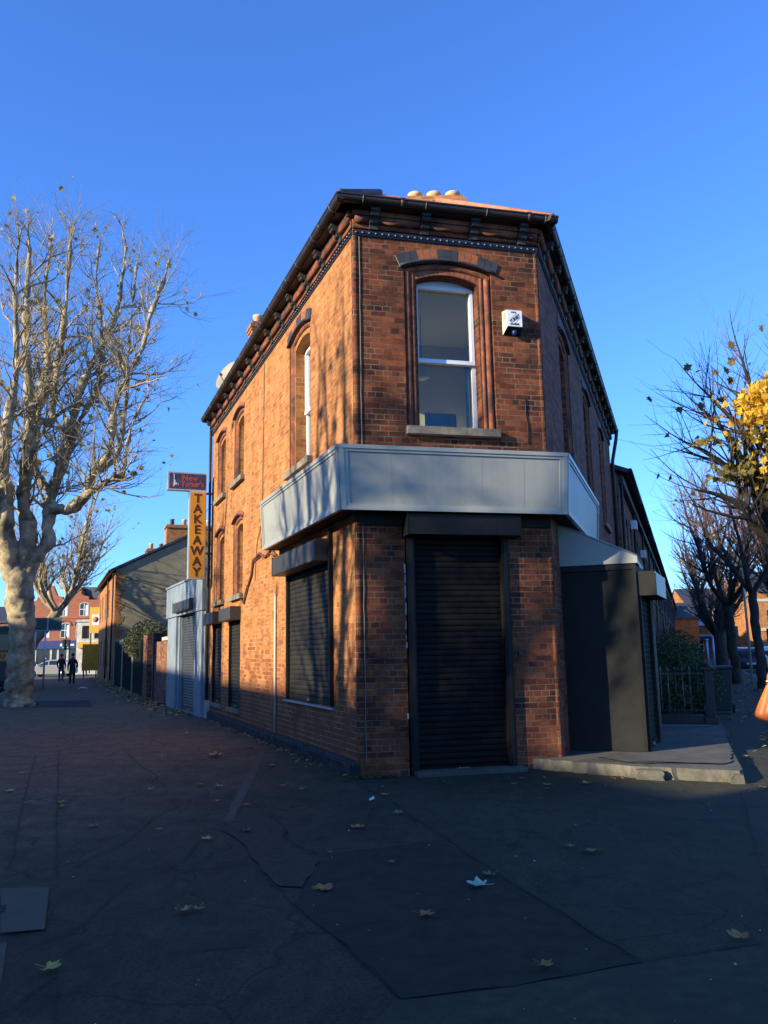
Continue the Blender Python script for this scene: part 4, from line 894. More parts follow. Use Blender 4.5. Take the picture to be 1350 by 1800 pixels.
mb = MB(); mb.tube([FF(1.35, -.85, 4.56), FF(1.35, -.85, zf_+.05)], .03, 8); mb.build('stem', 'black_paint', t_)
mb = MB(); prof = [(s, -.33+.025*math.sin(s*90)) for s in [1.64+.01*i for i in range(9)]]
v0 = [FF(s, d, 4.43) for s, d in prof]; v1 = [FF(s, d, 5.45) for s, d in prof]; n = len(prof); mb.add(v0+v1, [(i, i+1, n+i+1, n+i) for i in range(n-1)]); mb.build('curtain', 'curtain_blue', cb)

# lean-to shop box on the right street
RA = along(B, AZR, .70); PF = frame(RA, AZR+90, 1)          # s away from the wall, d towards the camera
lt = thing('shop_kiosk', 'black boarded lean-to with sloping grey roof on the right side of the corner building', 'kiosk', (*RA, .13))
W_ = 1.02; LENB = 1.75
def K(s, d, z): return PF(s, d, z)                           # d<0 goes back along the right street
mb = MB(); mb.box(0, W_, -.04, 0, .135, 2.62, 0, K); mb.box(0, W_+.06, -LENB, -LENB+.04, 0, 2.62, 0, K); mb.build('side_board', 'black_board', lt)
mb = MB()      # lean-to roof: solid wedge, grey sheet
sec = [(0, 2.64), (W_+.03, 2.64), (W_+.03, 2.74), (0, 3.24)]
v0 = [K(s, .05, z) for s, z in sec]; v1 = [K(s, -LENB, z) for s, z in sec]
mb.add(v0+v1, [(i, (i+1) % 4, 4+(i+1) % 4, 4+i) for i in range(4)]+[(0, 1, 2, 3), (7, 6, 5, 4)])
mb.build('lean_to_roof', 'grey_panel', lt)
mb = MB(); v = [(0, 3.24), (W_+.03, 2.74)]
for off, zz in ((.05, 0),):
    mb.tube([K(0, .055, 3.245), K(W_+.03, .055, 2.745)], .012, 6); mb.tube([K(W_+.035, .05, 2.74), K(W_+.035, -LENB, 2.74)], .012, 6)
mb.build('roof_trim', 'grey_trim', lt)
mb = MB(); mb.box(-.02, W_, .0, .025, 2.56, 2.635, 0, K); mb.box(W_-.05, W_+.0, -.1, .02, .135, 2.6, 0, K); mb.build('corner_post', 'black_paint', lt)
SB = frame(K(W_, 0, 0)[:2], 24.0, 1)                          # street side of the kiosk
sh = shutter(SB, 0.14, 1.22, .13, 2.25, -.03, 'slat_matt', (0.02, 1.36), 0.24, (2.20, 2.52), 'black_board', parent=lt, guides=.06)
mb = MB(); mb.box(0.1, 1.35, .236, .248, 2.205, 2.515, 0, SB); mb.build('housing_cover', 'grey_panel', lt)
mb = MB(); mb.box(1.29, 1.72, -.04, 0, .0, 2.62, 0, SB); mb.box(0.0, 1.29, -.04, -.0, 2.25, 2.62, 0, SB); mb.build('side_board', 'black_board', lt)
mb = MB(); mb.tube([SB(1.36, .03, .0), SB(1.36, .03, 2.2)], .02, 8); mb.build('downpipe', 'cable_grey', lt)
# ------------------------------------------------------------------ things on the building
# burglar alarm
al = thing('alarm_box', 'cream and white burglar alarm box with black lettering high on the chamfered wall', 'alarm', FF(2.24, 0, 5.76))
mb = MB(); s0, s1, z0, z1, d = 2.10, 2.36, 5.79, 6.13, 0.115
v = [FF(s0, 0, z0), FF(s1, 0, z0), FF(s1, 0, z1), FF(s0, 0, z1), FF(s0+.03, d, z0+.09), FF(s1-.01, d, z0+.09), FF(s1-.01, d, z1-.01), FF(s0+.03, d, z1-.01)]
mb.add(v, [(4, 5, 6, 7), (0, 4, 7, 3), (1, 2, 6, 5), (3, 7, 6, 2), (0, 3, 2, 1)], 0); mb.add([v[0], v[1], v[5], v[4]], [(0, 1, 2, 3)], 1)
mb.build('case', ['cream_metal', 'black_board'], al)
mb = MB(); mb.box(s0+.034, s1-.014, d, d+.002, z0+.095, z1-.015, 0, FF); mb.build('face_plate', 'white_upvc', al)
mb = MB()
text_mesh(mb, 'G 2 K', .030, FF, 2.225, d+.003, 6.085, 0, bold=.0015)
text_mesh(mb, 'TURBET', .066, FF, 2.245, d+.003, 5.995, 0, rot=R_(38), bold=.002, xs=.75)
for sg in (-1, 1): mb.box(-.5, .5, 0, .001, -.5, .5, 0, lambda x, y, z, sg=sg: FF(2.245+.118*math.cos(R_(38))*x-.043*sg*math.sin(R_(38))+0*z, d+.003+y, 5.995+.20*.5*math.sin(R_(38))*x*1.6+.043*sg*math.cos(R_(38))+z*.004))
text_mesh(mb, 'ALARMS', .036, FF, 2.235, d+.003, 5.915, 0, bold=.0015)
mb.build('lettering', 'black_ink', al)
mb = MB()
for k in range(5): mb.box(0, .04, -.001, .002, 5.985+k*.022, 5.992+k*.022, 0, lambda x, y, z: FF(s0+.006+x*.4, .035+x*1.3-y, z+.3*x))
mb.build('vent_slot', 'black_ink', al)
p = FF(2.25, .055, 5.815); mb = MB(); mb.lathe(p, [(.034, .03), (.034, 0), (.028, -.022), (.014, -.036), (.003, -.04)], 14); mb.build('strobe_lamp', 'navy_paint', al)

# satellite dish behind the parapet
dc = Vector((-4.02, 20.75, 8.72)); dax = Vector((-.62, -.68, .38)).normalized()
sd = thing('satellite_dish', 'cream satellite dish standing above the far end of the left gutter', 'satellite dish', (dc[0], dc[1], 7.6))
mb = MB(); mb.lathe(dc, [(.02, -.08), (.17, -.06), (.31, -.015), (.42, .045), (.425, .05), (.415, .055), (.31, -.005), (.17, -.05), (.01, -.07)], 28, 0, dax); mb.build('dish', 'dish_paint', sd, recalc=False)
mb = MB(); mb.tube([dc-dax*.07, dc-dax*.15, (dc[0]+.05, dc[1]+.12, 8.3), (dc[0]+.05, dc[1]+.12, 7.6)], .022, 8); mb.build('mast', 'lead', sd)
mb = MB(); mb.tube([dc-Vector((0, 0, .33)), dc+dax*.35-Vector((0, 0, .12))], .012, 6); mb.lathe(dc+dax*.32-Vector((0, 0, .12)), [(.02, 0), (.035, .02), (.035, .09), (.02, .10)], 10, 0, -dax); mb.build('feed_arm', 'lead', sd)

# projecting takeaway sign on the left wall
SP = LF(10.75, 0, 0)[:2]; SF = frame(SP, AZL+90, 1)       # s<0 = out over the pavement, d towards the camera
tsx = thing('takeaway_sign', 'projecting L-shaped sign box, blue New Yorker\'s panel over yellow TAKEAWAY strip', 'sign', (*SF(-.7, 0, 0)[:2], 3.33))
mb = MB(); mb.box(-1.14, -.19, -.085, .085, 5.53, 5.99, 0, SF); mb.box(-.605, -.19, -.085, .085, 3.34, 5.53, 0, SF); mb.build('case', 'alloy', tsx)
mb = MB(); mb.box(-1.105, -.215, .085, .090, 5.565, 5.955, 0, SF); mb.box(-1.105, -.215, -.090, -.085, 5.565, 5.955, 0, SF); bp = mb.build('blue_panel', 'sign_blue', tsx)
mb = MB(); mb.box(-.58, -.215, .085, .090, 3.37, 5.50, 0, SF); mb.box(-.58, -.215, -.090, -.085, 3.37, 5.50, 0, SF); yp = mb.build('yellow_panel', 'sign_yellow', tsx)
mb = MB()
for i, ch in enumerate('TAKEAWAY'): text_mesh(mb, ch, .305, SF, -.40, .093, 5.335-i*.262, 0, bold=.008, xs=.98)
mb.build('lettering', 'sign_brown_ink', yp)
mb = MB(); text_mesh(mb, 'New', .20, SF, -.80, .093, 5.84, 0, bold=.006, align='LEFT'); text_mesh(mb, "Yorker's", .20, SF, -.81, .093, 5.69, 0, bold=.005, align='LEFT', xs=.79)
mb.build('lettering', 'sign_red_ink', bp)
mb = MB()      # small pale torch emblem with a red swoosh
mb.tube([SF(-.98, .093, 5.78), SF(-.99, .093, 5.90)], .008, 5); mb.box(-1.005, -.975, .091, .095, 5.90, 5.93, 0, SF)
mb.box(-1.00, -.955, .091, .095, 5.66, 5.80, 0, SF); mb.box(-.955, -.92, .091, .095, 5.67, 5.72, 0, SF); mb.box(-1.01, -.98, .091, .095, 5.62, 5.66, 0, SF); mb.box(-.90, -.88, .091, .095, 5.66, 5.69, 0, SF)
mb.box(-1.07, -1.00, .091, .094, 5.68, 5.70, 1, SF); mb.build('emblem', ['sign_pale_ink', 'sign_red_ink'], bp)
for z in (5.49, 3.98):
    mb = MB(); mb.box(-.20, .02, -.02, .02, z-.025, z+.025, 0, SF); mb.build('bracket', 'gutter_iron', tsx)
mb = MB(); mb.tube([SF(-.2, 0, 5.0), SF(.0, 0, 5.3)], .006, 5); mb.build('stay_wire', 'gutter_iron', tsx)

# ------------------------------------------------------------------ left street: annex, walls, gable house
AN = frame((-4.49, 20.66), -24.0, -1)
an = thing('shop_annex', 'low blue-grey painted shop annex with roller shutter left of the brick corner building', 'annex', (-4.5, 20.66, 0))
def shell(fr, s0, s1, dep, z0, z1, mat, name, parent, holes=(), hd=-.12, back=True):
    mb = MB(); plate(mb, fr, [(s0, z0), (s1, z0), (s1, z1), (s0, z1)], list(holes))
    for h in holes: reveal(mb, fr, h, 0, hd)
    c4 = [(s0, 0), (s1, 0), (s1, -dep), (s0, -dep)]
    for i in (1, 2, 3):
        a_, b_ = c4[i], c4[(i+1) % 4]; mb.add([fr(*a_, z0), fr(*b_, z0), fr(*b_, z1), fr(*a_, z1)], [(0, 1, 2, 3)])
    mb.add([fr(*c, z1) for c in c4], [(0, 1, 2, 3)])
    return mb.build(name, mat, parent, recalc=False)
shell(AN, 0.0, 5.35, 3.2, -.02, 3.35, 'blue_grey_paint', 'wall', an, [arch(2.33, 1.17, 0.02, 2.72, 0)], -.15)
shutter(AN, 1.22, 3.44, .02, 2.72, -.10, 'slat_steel', (1.1, 3.6), .20, (2.70, 2.98), 'housing_brown', parent=an, guides=.06, gmat='blue_grey_paint')
mb = MB(); mb.box(-.0, 5.37, .0, .09, 2.62, 3.52, 0, AN); mb.box(-.0, 5.39, -.02, .12, 3.50, 3.56, 0, AN); mb.build('fascia', 'blue_grey_paint', an)
for sa in (.12, 3.75):
    mb = MB(); mb.box(sa, sa+1.45 if sa > 1 else sa+.9, 0, .06, 0, 2.60, 0, AN); mb.build('pilaster', 'blue_grey_paint', an)
mb = MB(); mb.box(-.0, 1.3, -2.8, -.30, 3.3, 4.35, 0, AN); mb.build('upper_wall', 'render_grey', an)
mb = MB()
for k in range(1, 5):
    mb = MB(); mb.box(k*1.07, k*1.07+.012, .09, .093, 2.63, 3.5, 0, AN); mb.build('fascia_seam', 'lead', an)

WL = frame(AN(5.38, -.06, 0)[:2], -22.2, -1)
bw = thing('brick_wall', 'low lit red brick yard wall with pale coping between the annex and a black gate post', 'wall', (*WL(0, 0, 0)[:2], 0))
mb = MB(); mb.box(0, 3.95, -.24, 0, 0, 1.98, 0, WL); mb.build('brickwork', 'worn_brick', bw)
mb = MB(); mb.cbox(0, 1.7, -.28, .05, 1.985, 2.10, .01, 0, WL); mb.build('coping', 'white_paint', bw)
gt = thing('yard_gate', 'dark recessed yard gate with posts beside the low brick wall', 'gate', (*WL(4.8, 0, 0)[:2], 0))
mb = MB(); mb.box(3.97, 4.3, -.3, .04, 0, 2.30, 0, WL); mb.build('gate_post', 'dark_green_gate', gt)
mb = MB(); mb.box(4.3, 5.9, -.2, -.14, .05, 2.2, 0, WL); mb.build('gate_leaf', 'dark_green_gate', gt)
mb = MB(); mb.box(5.9, 7.2, -.3, .04, 0, 2.3, 0, WL); mb.build('gate_post', 'worn_brick', gt)
yw = thing('yard_wall', 'weathered grey boarded yard wall with peeling panels leading to the gable house', 'wall', (*WL(12, 0, 0)[:2], 0))
rr = random.Random(4); s = 7.3; i = 0
while s < 20.6:
    L = 1.7+rr.random()*1.6; h = 2.05+rr.random()*.35; mb = MB(); mb.box(s+.01, s+L-.01, -.15, -.02+rr.random()*.05, 0, h, 0, WL)
    if i % 2: mb.box(s+L-.16, s+L+.06, -.2, .08, 0, h+.1, 0, WL)
    k = s+.15
    while k < s+L-.2: mb.box(k, k+.012, -.02, .055, 0, h, 1, WL); k += .3
    mb.build('wall_panel', ['white_paint' if i == 6 else 'old_wood', 'dark_green_gate'], yw); s += L; i += 1

GH = frame((-15.25, 46.6), -22.0, -1)
gh = thing('gable_house', 'two-storey house with grey rendered gable wall, orange brick front and big chimney', 'house', (-15.25, 46.6, 0))
DEP = 8.0; EZ = 6.35; RZ = 8.35
hol = [arch(c, .5, z, z+1.6, .12) for c in (2.0, 5.2, 8.4, 11.6, 14.0) for z in (3.9, .9)]
mb = MB(); plate(mb, GH, [(0, 0), (15.5, 0), (15.5, EZ), (0, EZ)], hol)
for h in hol: reveal(mb, GH, h, 0, -.15)
mb.build('wall', 'bright_brick', gh, recalc=False)
for h in hol:
    mb = MB(); plate(mb, GH, h, [], -.13); w_ = mb.build('window', 'glass_dark', gh, recalc=False)
    mb = MB(); a_, b_ = h[0][0], h[1][0]; z_ = h[0][1]; mb.box(a_, b_, -.12, -.09, z_+.78, z_+.84, 0, GH); mb.box(a_, a_+.06, -.12, -.09, z_, z_+1.6, 0, GH); mb.box(b_-.06, b_, -.12, -.09, z_, z_+1.6, 0, GH); mb.build('window_frame', 'white_upvc', w_)
mb = MB(); pg = [(0, 0, 0), (0, -DEP, 0), (0, -DEP, EZ), (0, -DEP/2, RZ), (0, 0, EZ)]
mb.add([GH(*p) for p in pg], [(0, 1, 2, 3, 4)]); mb.add([GH(15.5, p[1], p[2]) for p in pg], [(0, 1, 2, 3, 4)]); mb.add([GH(0, -DEP, 0), GH(15.5, -DEP, 0), GH(15.5, -DEP, EZ), GH(0, -DEP, EZ)], [(0, 1, 2, 3)])
mb.build('gable_wall', 'render_grey', gh, recalc=False)
mb = MB()
for k in range(42):   # toothed brick quoin at the gable corner
    mb.box(-.012, .01, -(.30, .46, .26, .52, .36)[k*7 % 5], .0, k*.15, k*.15+.15, 0, GH)
mb.build('quoin', 'bright_brick', gh)
mb = MB()
for d0, d1 in ((.3, -DEP/2), (-DEP-.3, -DEP/2)):
    z0 = EZ-.1
    vs = [GH(-.12, d0, z0), GH(15.6, d0, z0), GH(15.6, d1, RZ+.06), GH(-.12, d1, RZ+.06)]
    mb.add(vs+[(x, y, z+.14) for x, y, z in vs], [(0, 1, 2, 3), (4, 5, 6, 7), (0, 1, 5, 4), (1, 2, 6, 5), (2, 3, 7, 6), (3, 0, 4, 7)])
mb.build('roof', 'slate', gh)
def gh_ch(s0, s1, d0, d1, z0, z1, pots):
    mb = MB(); mb.box(s0, s1, d0, d1, z0, z1, 0, GH); mb.box(s0-.06, s1+.06, d0-.06, d1+.06, z1-.2, z1-.08, 0, GH); c = mb.build('chimney', 'bright_brick', gh)
    for i in range(pots):
        p = GH((s0+s1)/2, d0+(d1-d0)*(i+.5)/pots, z1); q = MB(); q.lathe(p, [(.13, -.02), (.12, .3), (.15, .32), (.15, .38), (.1, .38)], 10); q.build('chimney_pot', 'clay_pot' if i % 2 == 0 else 'lead', c)
gh_ch(.04, .95, -5.6, -2.75, 6.9, 9.1, 4); gh_ch(7.2, 8.1, -4.3, -2.4, 7.2, 8.55, 3)
mb = MB(); mb.tube([GH(.4, .1, .2), GH(.4, .1, 6.2)], .05, 8); mb.tube([GH(5.0, .1, .2), GH(5.0, .1, 6.2)], .05, 8); mb.tube([GH(-.1, .34, 6.3), GH(15.5, .34, 6.3)], .07, 8); mb.build('downpipe', 'gutter_iron', gh)
mb = MB(); mb.tube([GH(-.03, -.4, 6.0), GH(-.03, -2.5, 5.35), GH(-.05, -5.5, 4.6)], .015, 5); mb.build('cable', 'gutter_iron', gh)

# ------------------------------------------------------------------ leaves and small plants
def leaf_cloud(mb, centre, rad, n, size, rnd, m=0, nm=1):
    c = Vector(centre)
    for _ in range(n):
        while True:
            p = Vector((rnd.uniform(-1, 1), rnd.uniform(-1, 1), rnd.uniform(-1, 1)))
            if p.length <= 1: break
        q = c+Vector((p.x*rad[0], p.y*rad[1], p.z*rad[2]))
        leaf(mb, q, size*(.6+rnd.random()*.8), rnd, m+rnd.randrange(nm))
LOBED = [False]
def leaf(mb, q, s, rnd, m=0):
    a_ = Vector((rnd.gauss(0, 1), rnd.gauss(0, 1), rnd.gauss(0, .7))).normalized(); b_ = a_.orthogonal().normalized()
    b_ = Matrix.Rotation(rnd.random()*6.28, 3, a_) @ b_; c_ = a_.cross(b_)
    if LOBED[0]:      # five-lobed maple or plane leaf, folded along its rib
        P5 = [(-.5, 0), (-.22, .30), (-.30, .50), (.02, .30), (.16, .52), (.20, .22), (.55, 0), (.20, -.22), (.16, -.52), (.02, -.30), (-.30, -.50), (-.22, -.30)]
        k_ = rnd.uniform(.1, .5); mb.add([q]+[q+b_*x*s+c_*y*s+a_*abs(y)*k_*s for x, y in P5], [(0, 1+i, 1+(i+1) % 12) for i in range(12)], m); return
    mb.add([q-b_*s*.5, q-b_*s*.1+c_*s*.42, q+b_*s*.5, q-b_*s*.1-c_*s*.42+a_*s*.12], [(0, 1, 2), (0, 2, 3)], m)
def bushy(name, label, cat, base, lumps, size, mats, seed, group=None, stems=None, density=420):
    rnd = random.Random(seed); t = thing(name, label, cat, base, group); mb = MB()
    for c, r in lumps: leaf_cloud(mb, c, r, int(density*(r[0]*r[1]*r[2])**.66*4)+60, size, rnd, 0, 1)
    mb.build('foliage', mats, t, recalc=False); mb = MB()
    for c, r in lumps:
        for k in range(5):
            e_2 = Vector(c)+Vector((rnd.uniform(-.6, .6)*r[0], rnd.uniform(-.6, .6)*r[1], r[2]*rnd.uniform(.2, .9)))
            b0 = Vector(base)+Vector((rnd.uniform(-.15, .15), rnd.uniform(-.15, .15), 0)); mid = (b0+e_2)/2+Vector((rnd.gauss(0, .08), rnd.gauss(0, .08), .1))
            mb.tube([b0, mid, e_2], [.022, .014, .005], 5)
    mb.build('stem', 'dark_bark', t, recalc=False); return t
p = lambda s, d, z: WL(s, d, z)
bushy('wall_bush', 'tangled green climber spilling over the grey yard wall before the gable house', 'bush', p(8.5, -.8, 0), [(p(7.6, -.5, 2.35), (.5, .8, .35)), (p(9.2, -.4, 2.5), (.7, 1.0, .5)), (p(10.8, -.4, 2.35), (.8, .9, .5)), (p(11.5, .0, 2.0), (.4, .9, .55)), (p(10.0, .02, 1.9), (.35, .9, .45))], .075, ['wall_bush_leaf'], 5, density=900)
bushy('tall_shrub', 'upright leafy shrub rising behind the low brick wall against the rendered gable', 'shrub', p(3.6, -1.2, 0), [(p(3.6, -1.2, 2.6), (.55, .8, .9)), (p(3.3, -1.2, 3.5), (.32, .45, .6)), (p(4.6, -1.2, 2.4), (.5, .8, .5)), (p(3.2, -1.2, 4.1), (.12, .2, .35))], .075, ['wall_bush_leaf'], 6, density=800)

# ------------------------------------------------------------------ trees
def tree_growth(mbT, mbC, mbL, rnd, limbs, spawn, levels, lenf, twig_r=.004, leafp=0.0, leaf_s=.12, up=.35, curl=.25, minr=.0035, maxtubes=14000, leafm=0, start=1, wf=1.0, bend=.14, twt=.008):
    cnt = [0]
    def branch(p, d, L, r, lv):
        if cnt[0] > maxtubes or r < minr: return
        k = max(3, min(6, int(L/.22))); pts = [p]; rad = [r]; q = p.copy(); dd = d.copy()
        for i in range(k):
            dd = (dd+Vector((rnd.gauss(0, bend), rnd.gauss(0, bend), rnd.gauss(0, bend)+up*.22))).normalized()
            q = q+dd*(L/k); pts.append(q.copy()); rad.append(max(minr*.6, r*(1-.75*(i+1)/k)))
        mbC.tube(pts, rad, 5 if r > .03 else (4 if r > .012 else 3), 0 if r > twt else 1, cap=False); cnt[0] += 1
        if leafp and r < .02:
            for pp in pts[1:]:
                if rnd.random() < leafp: leaf(mbL, pp+Vector((rnd.gauss(0, .05), rnd.gauss(0, .05), -.05)), leaf_s*(.6+.8*rnd.random()), rnd, leafm)
        if lv < levels:
            nc = spawn[lv]
            for j in range(nc):
                i = rnd.randint(1, k); t_ = pts[i]; tn = (pts[i]-pts[i-1]).normalized()
                sd_ = tn.orthogonal().normalized(); sd_ = Matrix.Rotation(rnd.random()*6.28, 3, tn) @ sd_
                nd = (tn*.75+sd_*rnd.uniform(.35, .85)+Vector((0, 0, up*.5))).normalized()
                branch(t_.copy(), nd, L*rnd.uniform(.45, .85), rad[i]*rnd.uniform(.5, .8), lv+1)
    for li, lm in enumerate(limbs):
        P_ = [Vector(x[:3]) for x in lm]; R2 = [x[3] for x in lm]
        # smooth and roughen the hand-placed limb
        pts = []; rad = []
        for i in range(len(P_)-1):
            p0 = P_[max(0, i-1)]; p1 = P_[i]; p2 = P_[i+1]; p3 = P_[min(len(P_)-1, i+2)]
            ns = 12 if max(R2) > .38 else 6
            for j in range(ns):
                t = j/ns; q = .5*((2*p1)+(-p0+p2)*t+(2*p0-5*p1+4*p2-p3)*t*t+(-p0+3*p1-3*p2+p3)*t**3)
                r = R2[i]+(R2[i+1]-R2[i])*t; w = r*.12*wf*(.08 if ns > 6 else 1)
                pts.append(q+Vector((rnd.gauss(0, w), rnd.gauss(0, w), rnd.gauss(0, w*.5))) if i+j > 0 else q); rad.append(r*(1+rnd.gauss(0, .006 if ns > 6 else .03)))
        pts.append(P_[-1]); rad.append(R2[-1])
        mbT.tube(pts, rad, (32 if R2[0] > .4 else 20) if max(R2) > .2 else 8, 0, cap=False)
        if li >= start:
            tot = sum((b_-a_).length for a_, b_ in zip(pts, pts[1:]))
            nsp = int(tot*lenf)
            for j in range(nsp):
                i = rnd.randint(int(len(pts)*.22), len(pts)-1)
                if rad[i] > .24: continue
                tn = (pts[i]-pts[i-1]).normalized(); sd_ = Matrix.Rotation(rnd.random()*6.28, 3, tn) @ tn.orthogonal().normalized()
                nd = (tn*.55+sd_*rnd.uniform(.5, 1.0)+Vector((0, 0, up))).normalized()
                branch(pts[i].copy(), nd, rnd.uniform(.9, 2.1)*lscale, min(rad[i]*.55, .05)*rnd.uniform(.5, 1), 0)
            branch(pts[-1].copy(), (pts[-1]-pts[-2]).normalized(), 1.2*lscale, rad[-1]*.9, 0)
    return cnt[0]
def knobbly(o, amp, sc, zmax=99):
    me = o.data
    for v in me.vertices:
        n_ = noise.fractal(v.co*sc, 1.0, 2.0, 3)+.55*noise.fractal(v.co*sc*2.7, .9, 2.0, 4)-.6*max(0, noise.noise(v.co*sc*2.2)-.2); v.co += v.normal*(n_*amp) if v.co.z < zmax else v.normal*(n_*amp*.3)
lscale = 1.0
def plant_tree(name, label, base, limbs, spawn, levels, lenf, barks, seed, group=None, leafp=0, leaf_mats=('autumn_leaf',), leaf_s=.13, knob=0, extra=None, **kw):
    rnd = random.Random(seed); t = thing(name, label, 'tree', base, group); a_, b_, c_ = MB(), MB(), MB()
    tree_growth(a_, b_, c_, rnd, limbs, spawn, levels, lenf, leafp=leafp, leaf_s=leaf_s, **kw)
    if extra: extra(c_, rnd)
    o1 = a_.build('trunk', [barks[0]], t, recalc=False)
    if knob: knobbly(o1, knob, 1.7)
    b_.build('crown', [barks[0], barks[1]], t, recalc=False)
    if c_.v: c_.build('leaves', list(leaf_mats), t, recalc=False)
    return t
lscale = 1.15; LOBED[0] = True
plant_tree('plane_tree', 'big pollarded plane tree with mottled trunk at the left edge, crown lit and nearly bare', (*LEFT_TREE[0][0][:2], 0), LEFT_TREE, (4, 4, 3), 3, 4.3, ('plane_bark', 'plane_twig'), 21, leafp=.03, leaf_s=.17, knob=.085, wf=.5, group='street trees on the left pavement', up=.24, bend=.20, maxtubes=24000, start=1)
def synth(base, H, spread, nl, rnd, r0, fork, lean=(0, 0), dirb=None):
    b_ = Vector(base); L = [[(b_.x, b_.y, b_.z-.05, r0*1.35), (b_.x, b_.y, b_.z+.5, r0*1.05), (b_.x+lean[0]*.5, b_.y+lean[1]*.5, b_.z+fork*.6, r0), (b_.x+lean[0], b_.y+lean[1], b_.z+fork, r0*.95)]]
    f = Vector((b_.x+lean[0], b_.y+lean[1], b_.z+fork-.15))
    for i in range(nl):
        an = 6.283*i/nl+rnd.uniform(-.3, .3); sp = spread*rnd.uniform(.5, 1.0); h = (H-fork)*rnd.uniform(.75, 1.0)
        pts = [(f.x, f.y, f.z, r0*.55)]
        for t in (.25, .5, .75, 1.0):
            k = sp*(t**.7); pts.append((f.x+math.cos(an)*k+rnd.gauss(0, .12), f.y+math.sin(an)*k+rnd.gauss(0, .12), f.z+h*t**1.15, r0*.48*(1-t)**.8+.012))
        L.append(pts)
    return L
rnd = random.Random(31)
lscale = 1.0
plant_tree('plane_tree', 'second plane tree further along the left pavement, behind the big trunk', (-19.3, 43.0, 0), synth((-19.3, 43.0, 0), 10.2, 3.4, 7, rnd, .26, 3.9, (2.3, 0)), (4, 3, 3), 3, 6.5, ('plane_bark', 'plane_twig'), 22, leafp=.03, leaf_s=.2, knob=.06, group='street trees on the left pavement', maxtubes=9000, minr=.006)
# right street trees
def yellow(c_, rnd):
    for (cx, cy, cz, rx, ry, rz, n, m) in ((5.95, 12.4, 5.25, .42, .5, .28, 240, 0), (6.35, 12.4, 5.5, .4, .5, .3, 200, 0), (5.75, 12.3, 4.95, .22, .4, .12, 70, 0), (6.6, 12.4, 5.2, .5, .5, .3, 150, 0), (5.8, 12.5, 4.9, .8, .6, .7, 45, 0), (6.1, 12.4, 4.3, .6, .6, .8, 70, 0), (6.0, 12.4, 4.55, .7, .6, .4, 130, 1), (5.75, 12.5, 4.15, .75, .5, .18, 130, 1), (6.2, 12.4, 3.9, .5, .5, .3, 110, 1), (5.3, 12.5, 4.05, .3, .3, .1, 14, 1), (5.0, 12.4, 4.62, .28, .3, .08, 12, 1), (6.2, 12.4, 3.5, .4, .4, .25, 60, 1)):
        leaf_cloud(c_, (cx, cy, cz), (rx, ry, rz), int(n*1.25), .12, rnd, m)
lscale = .62; LOBED[0] = True
plant_tree('maple_tree', 'near street tree at the right edge with yellow leaves among long bare twigs', (*RIGHT_TREE[0][0][:2], 0), RIGHT_TREE, (3, 3, 2), 3, 9.0, ('dark_bark', 'twig_pink'), 23, leafp=.02, leaf_mats=('yellow_leaf', 'olive_leaf'), leaf_s=.12, extra=yellow, group='street trees on the right pavement', up=.30, maxtubes=9000, minr=.0028, leafm=1, bend=.07)
lscale = .9; LOBED[0] = False
for i, (x, y, r0, H, sp, fk, ln, lab) in enumerate((
    (12.75, 28.6, .15, 8.3, 2.3, 3.4, (-.1, 0), 'dark street tree nearest beyond the yellow one on the right pavement'),
    (14.1, 34.0, .19, 9.0, 2.6, 3.2, (-.1, 0), 'straight dark trunk just left of the nearer one on the right pavement'),
    (14.2, 30.5, .17, 9.0, 2.6, 2.2, (.5, 0), 'leaning dark tree at the right edge beside the parked blue car'),
    (19.4, 48.5, .30, 9.3, 2.9, 2.2, (-.1, 0), 'round-crowned bare tree standing further off beside the dark green sign'),
    (24.5, 62.0, .28, 9.0, 2.8, 2.4, (0, 0), 'small far bare tree beyond the round-crowned one'))):
    plant_tree('street_tree', lab, (x, y, 0), synth((x, y, 0), H, sp, 6+i % 2, random.Random(40+i), r0, fk, ln), (4, 3, 3), 3 if y < 55 else 2, 6.0, ('dark_bark', 'twig_pink'), 50+i, leafp=.01, leaf_mats=('olive_leaf',), leaf_s=.16, group='street trees on the right pavement', maxtubes=5500, minr=.0055 if y < 45 else .008, bend=.1, twt=.022)
# trees across the left street whose shade dapples the brick
lscale = 1.3
sdir = Vector((.846, .533, 0)); sper = Vector((.533, -.846, 0))
for i, (u, w, r0, H, sp) in enumerate(SHADE_TREES):
    b_ = sdir*u+sper*w
    plant_tree('plane_tree', ('plane tree across the left road, behind the viewer', 'plane tree across the left road, level with the corner', 'plane tree across the left road, opposite the annex', 'plane tree across the left road, opposite the yard wall')[i % 4], (b_.x, b_.y, -.12), synth((b_.x, b_.y, -.12), H, sp, 6, random.Random(70+i), r0, 3.0), (3, 2), 2, 3.2, ('plane_bark', 'plane_twig'), 80+i, leafp=.05, leaf_s=.25, group='trees across the left road', maxtubes=4000, minr=.008)
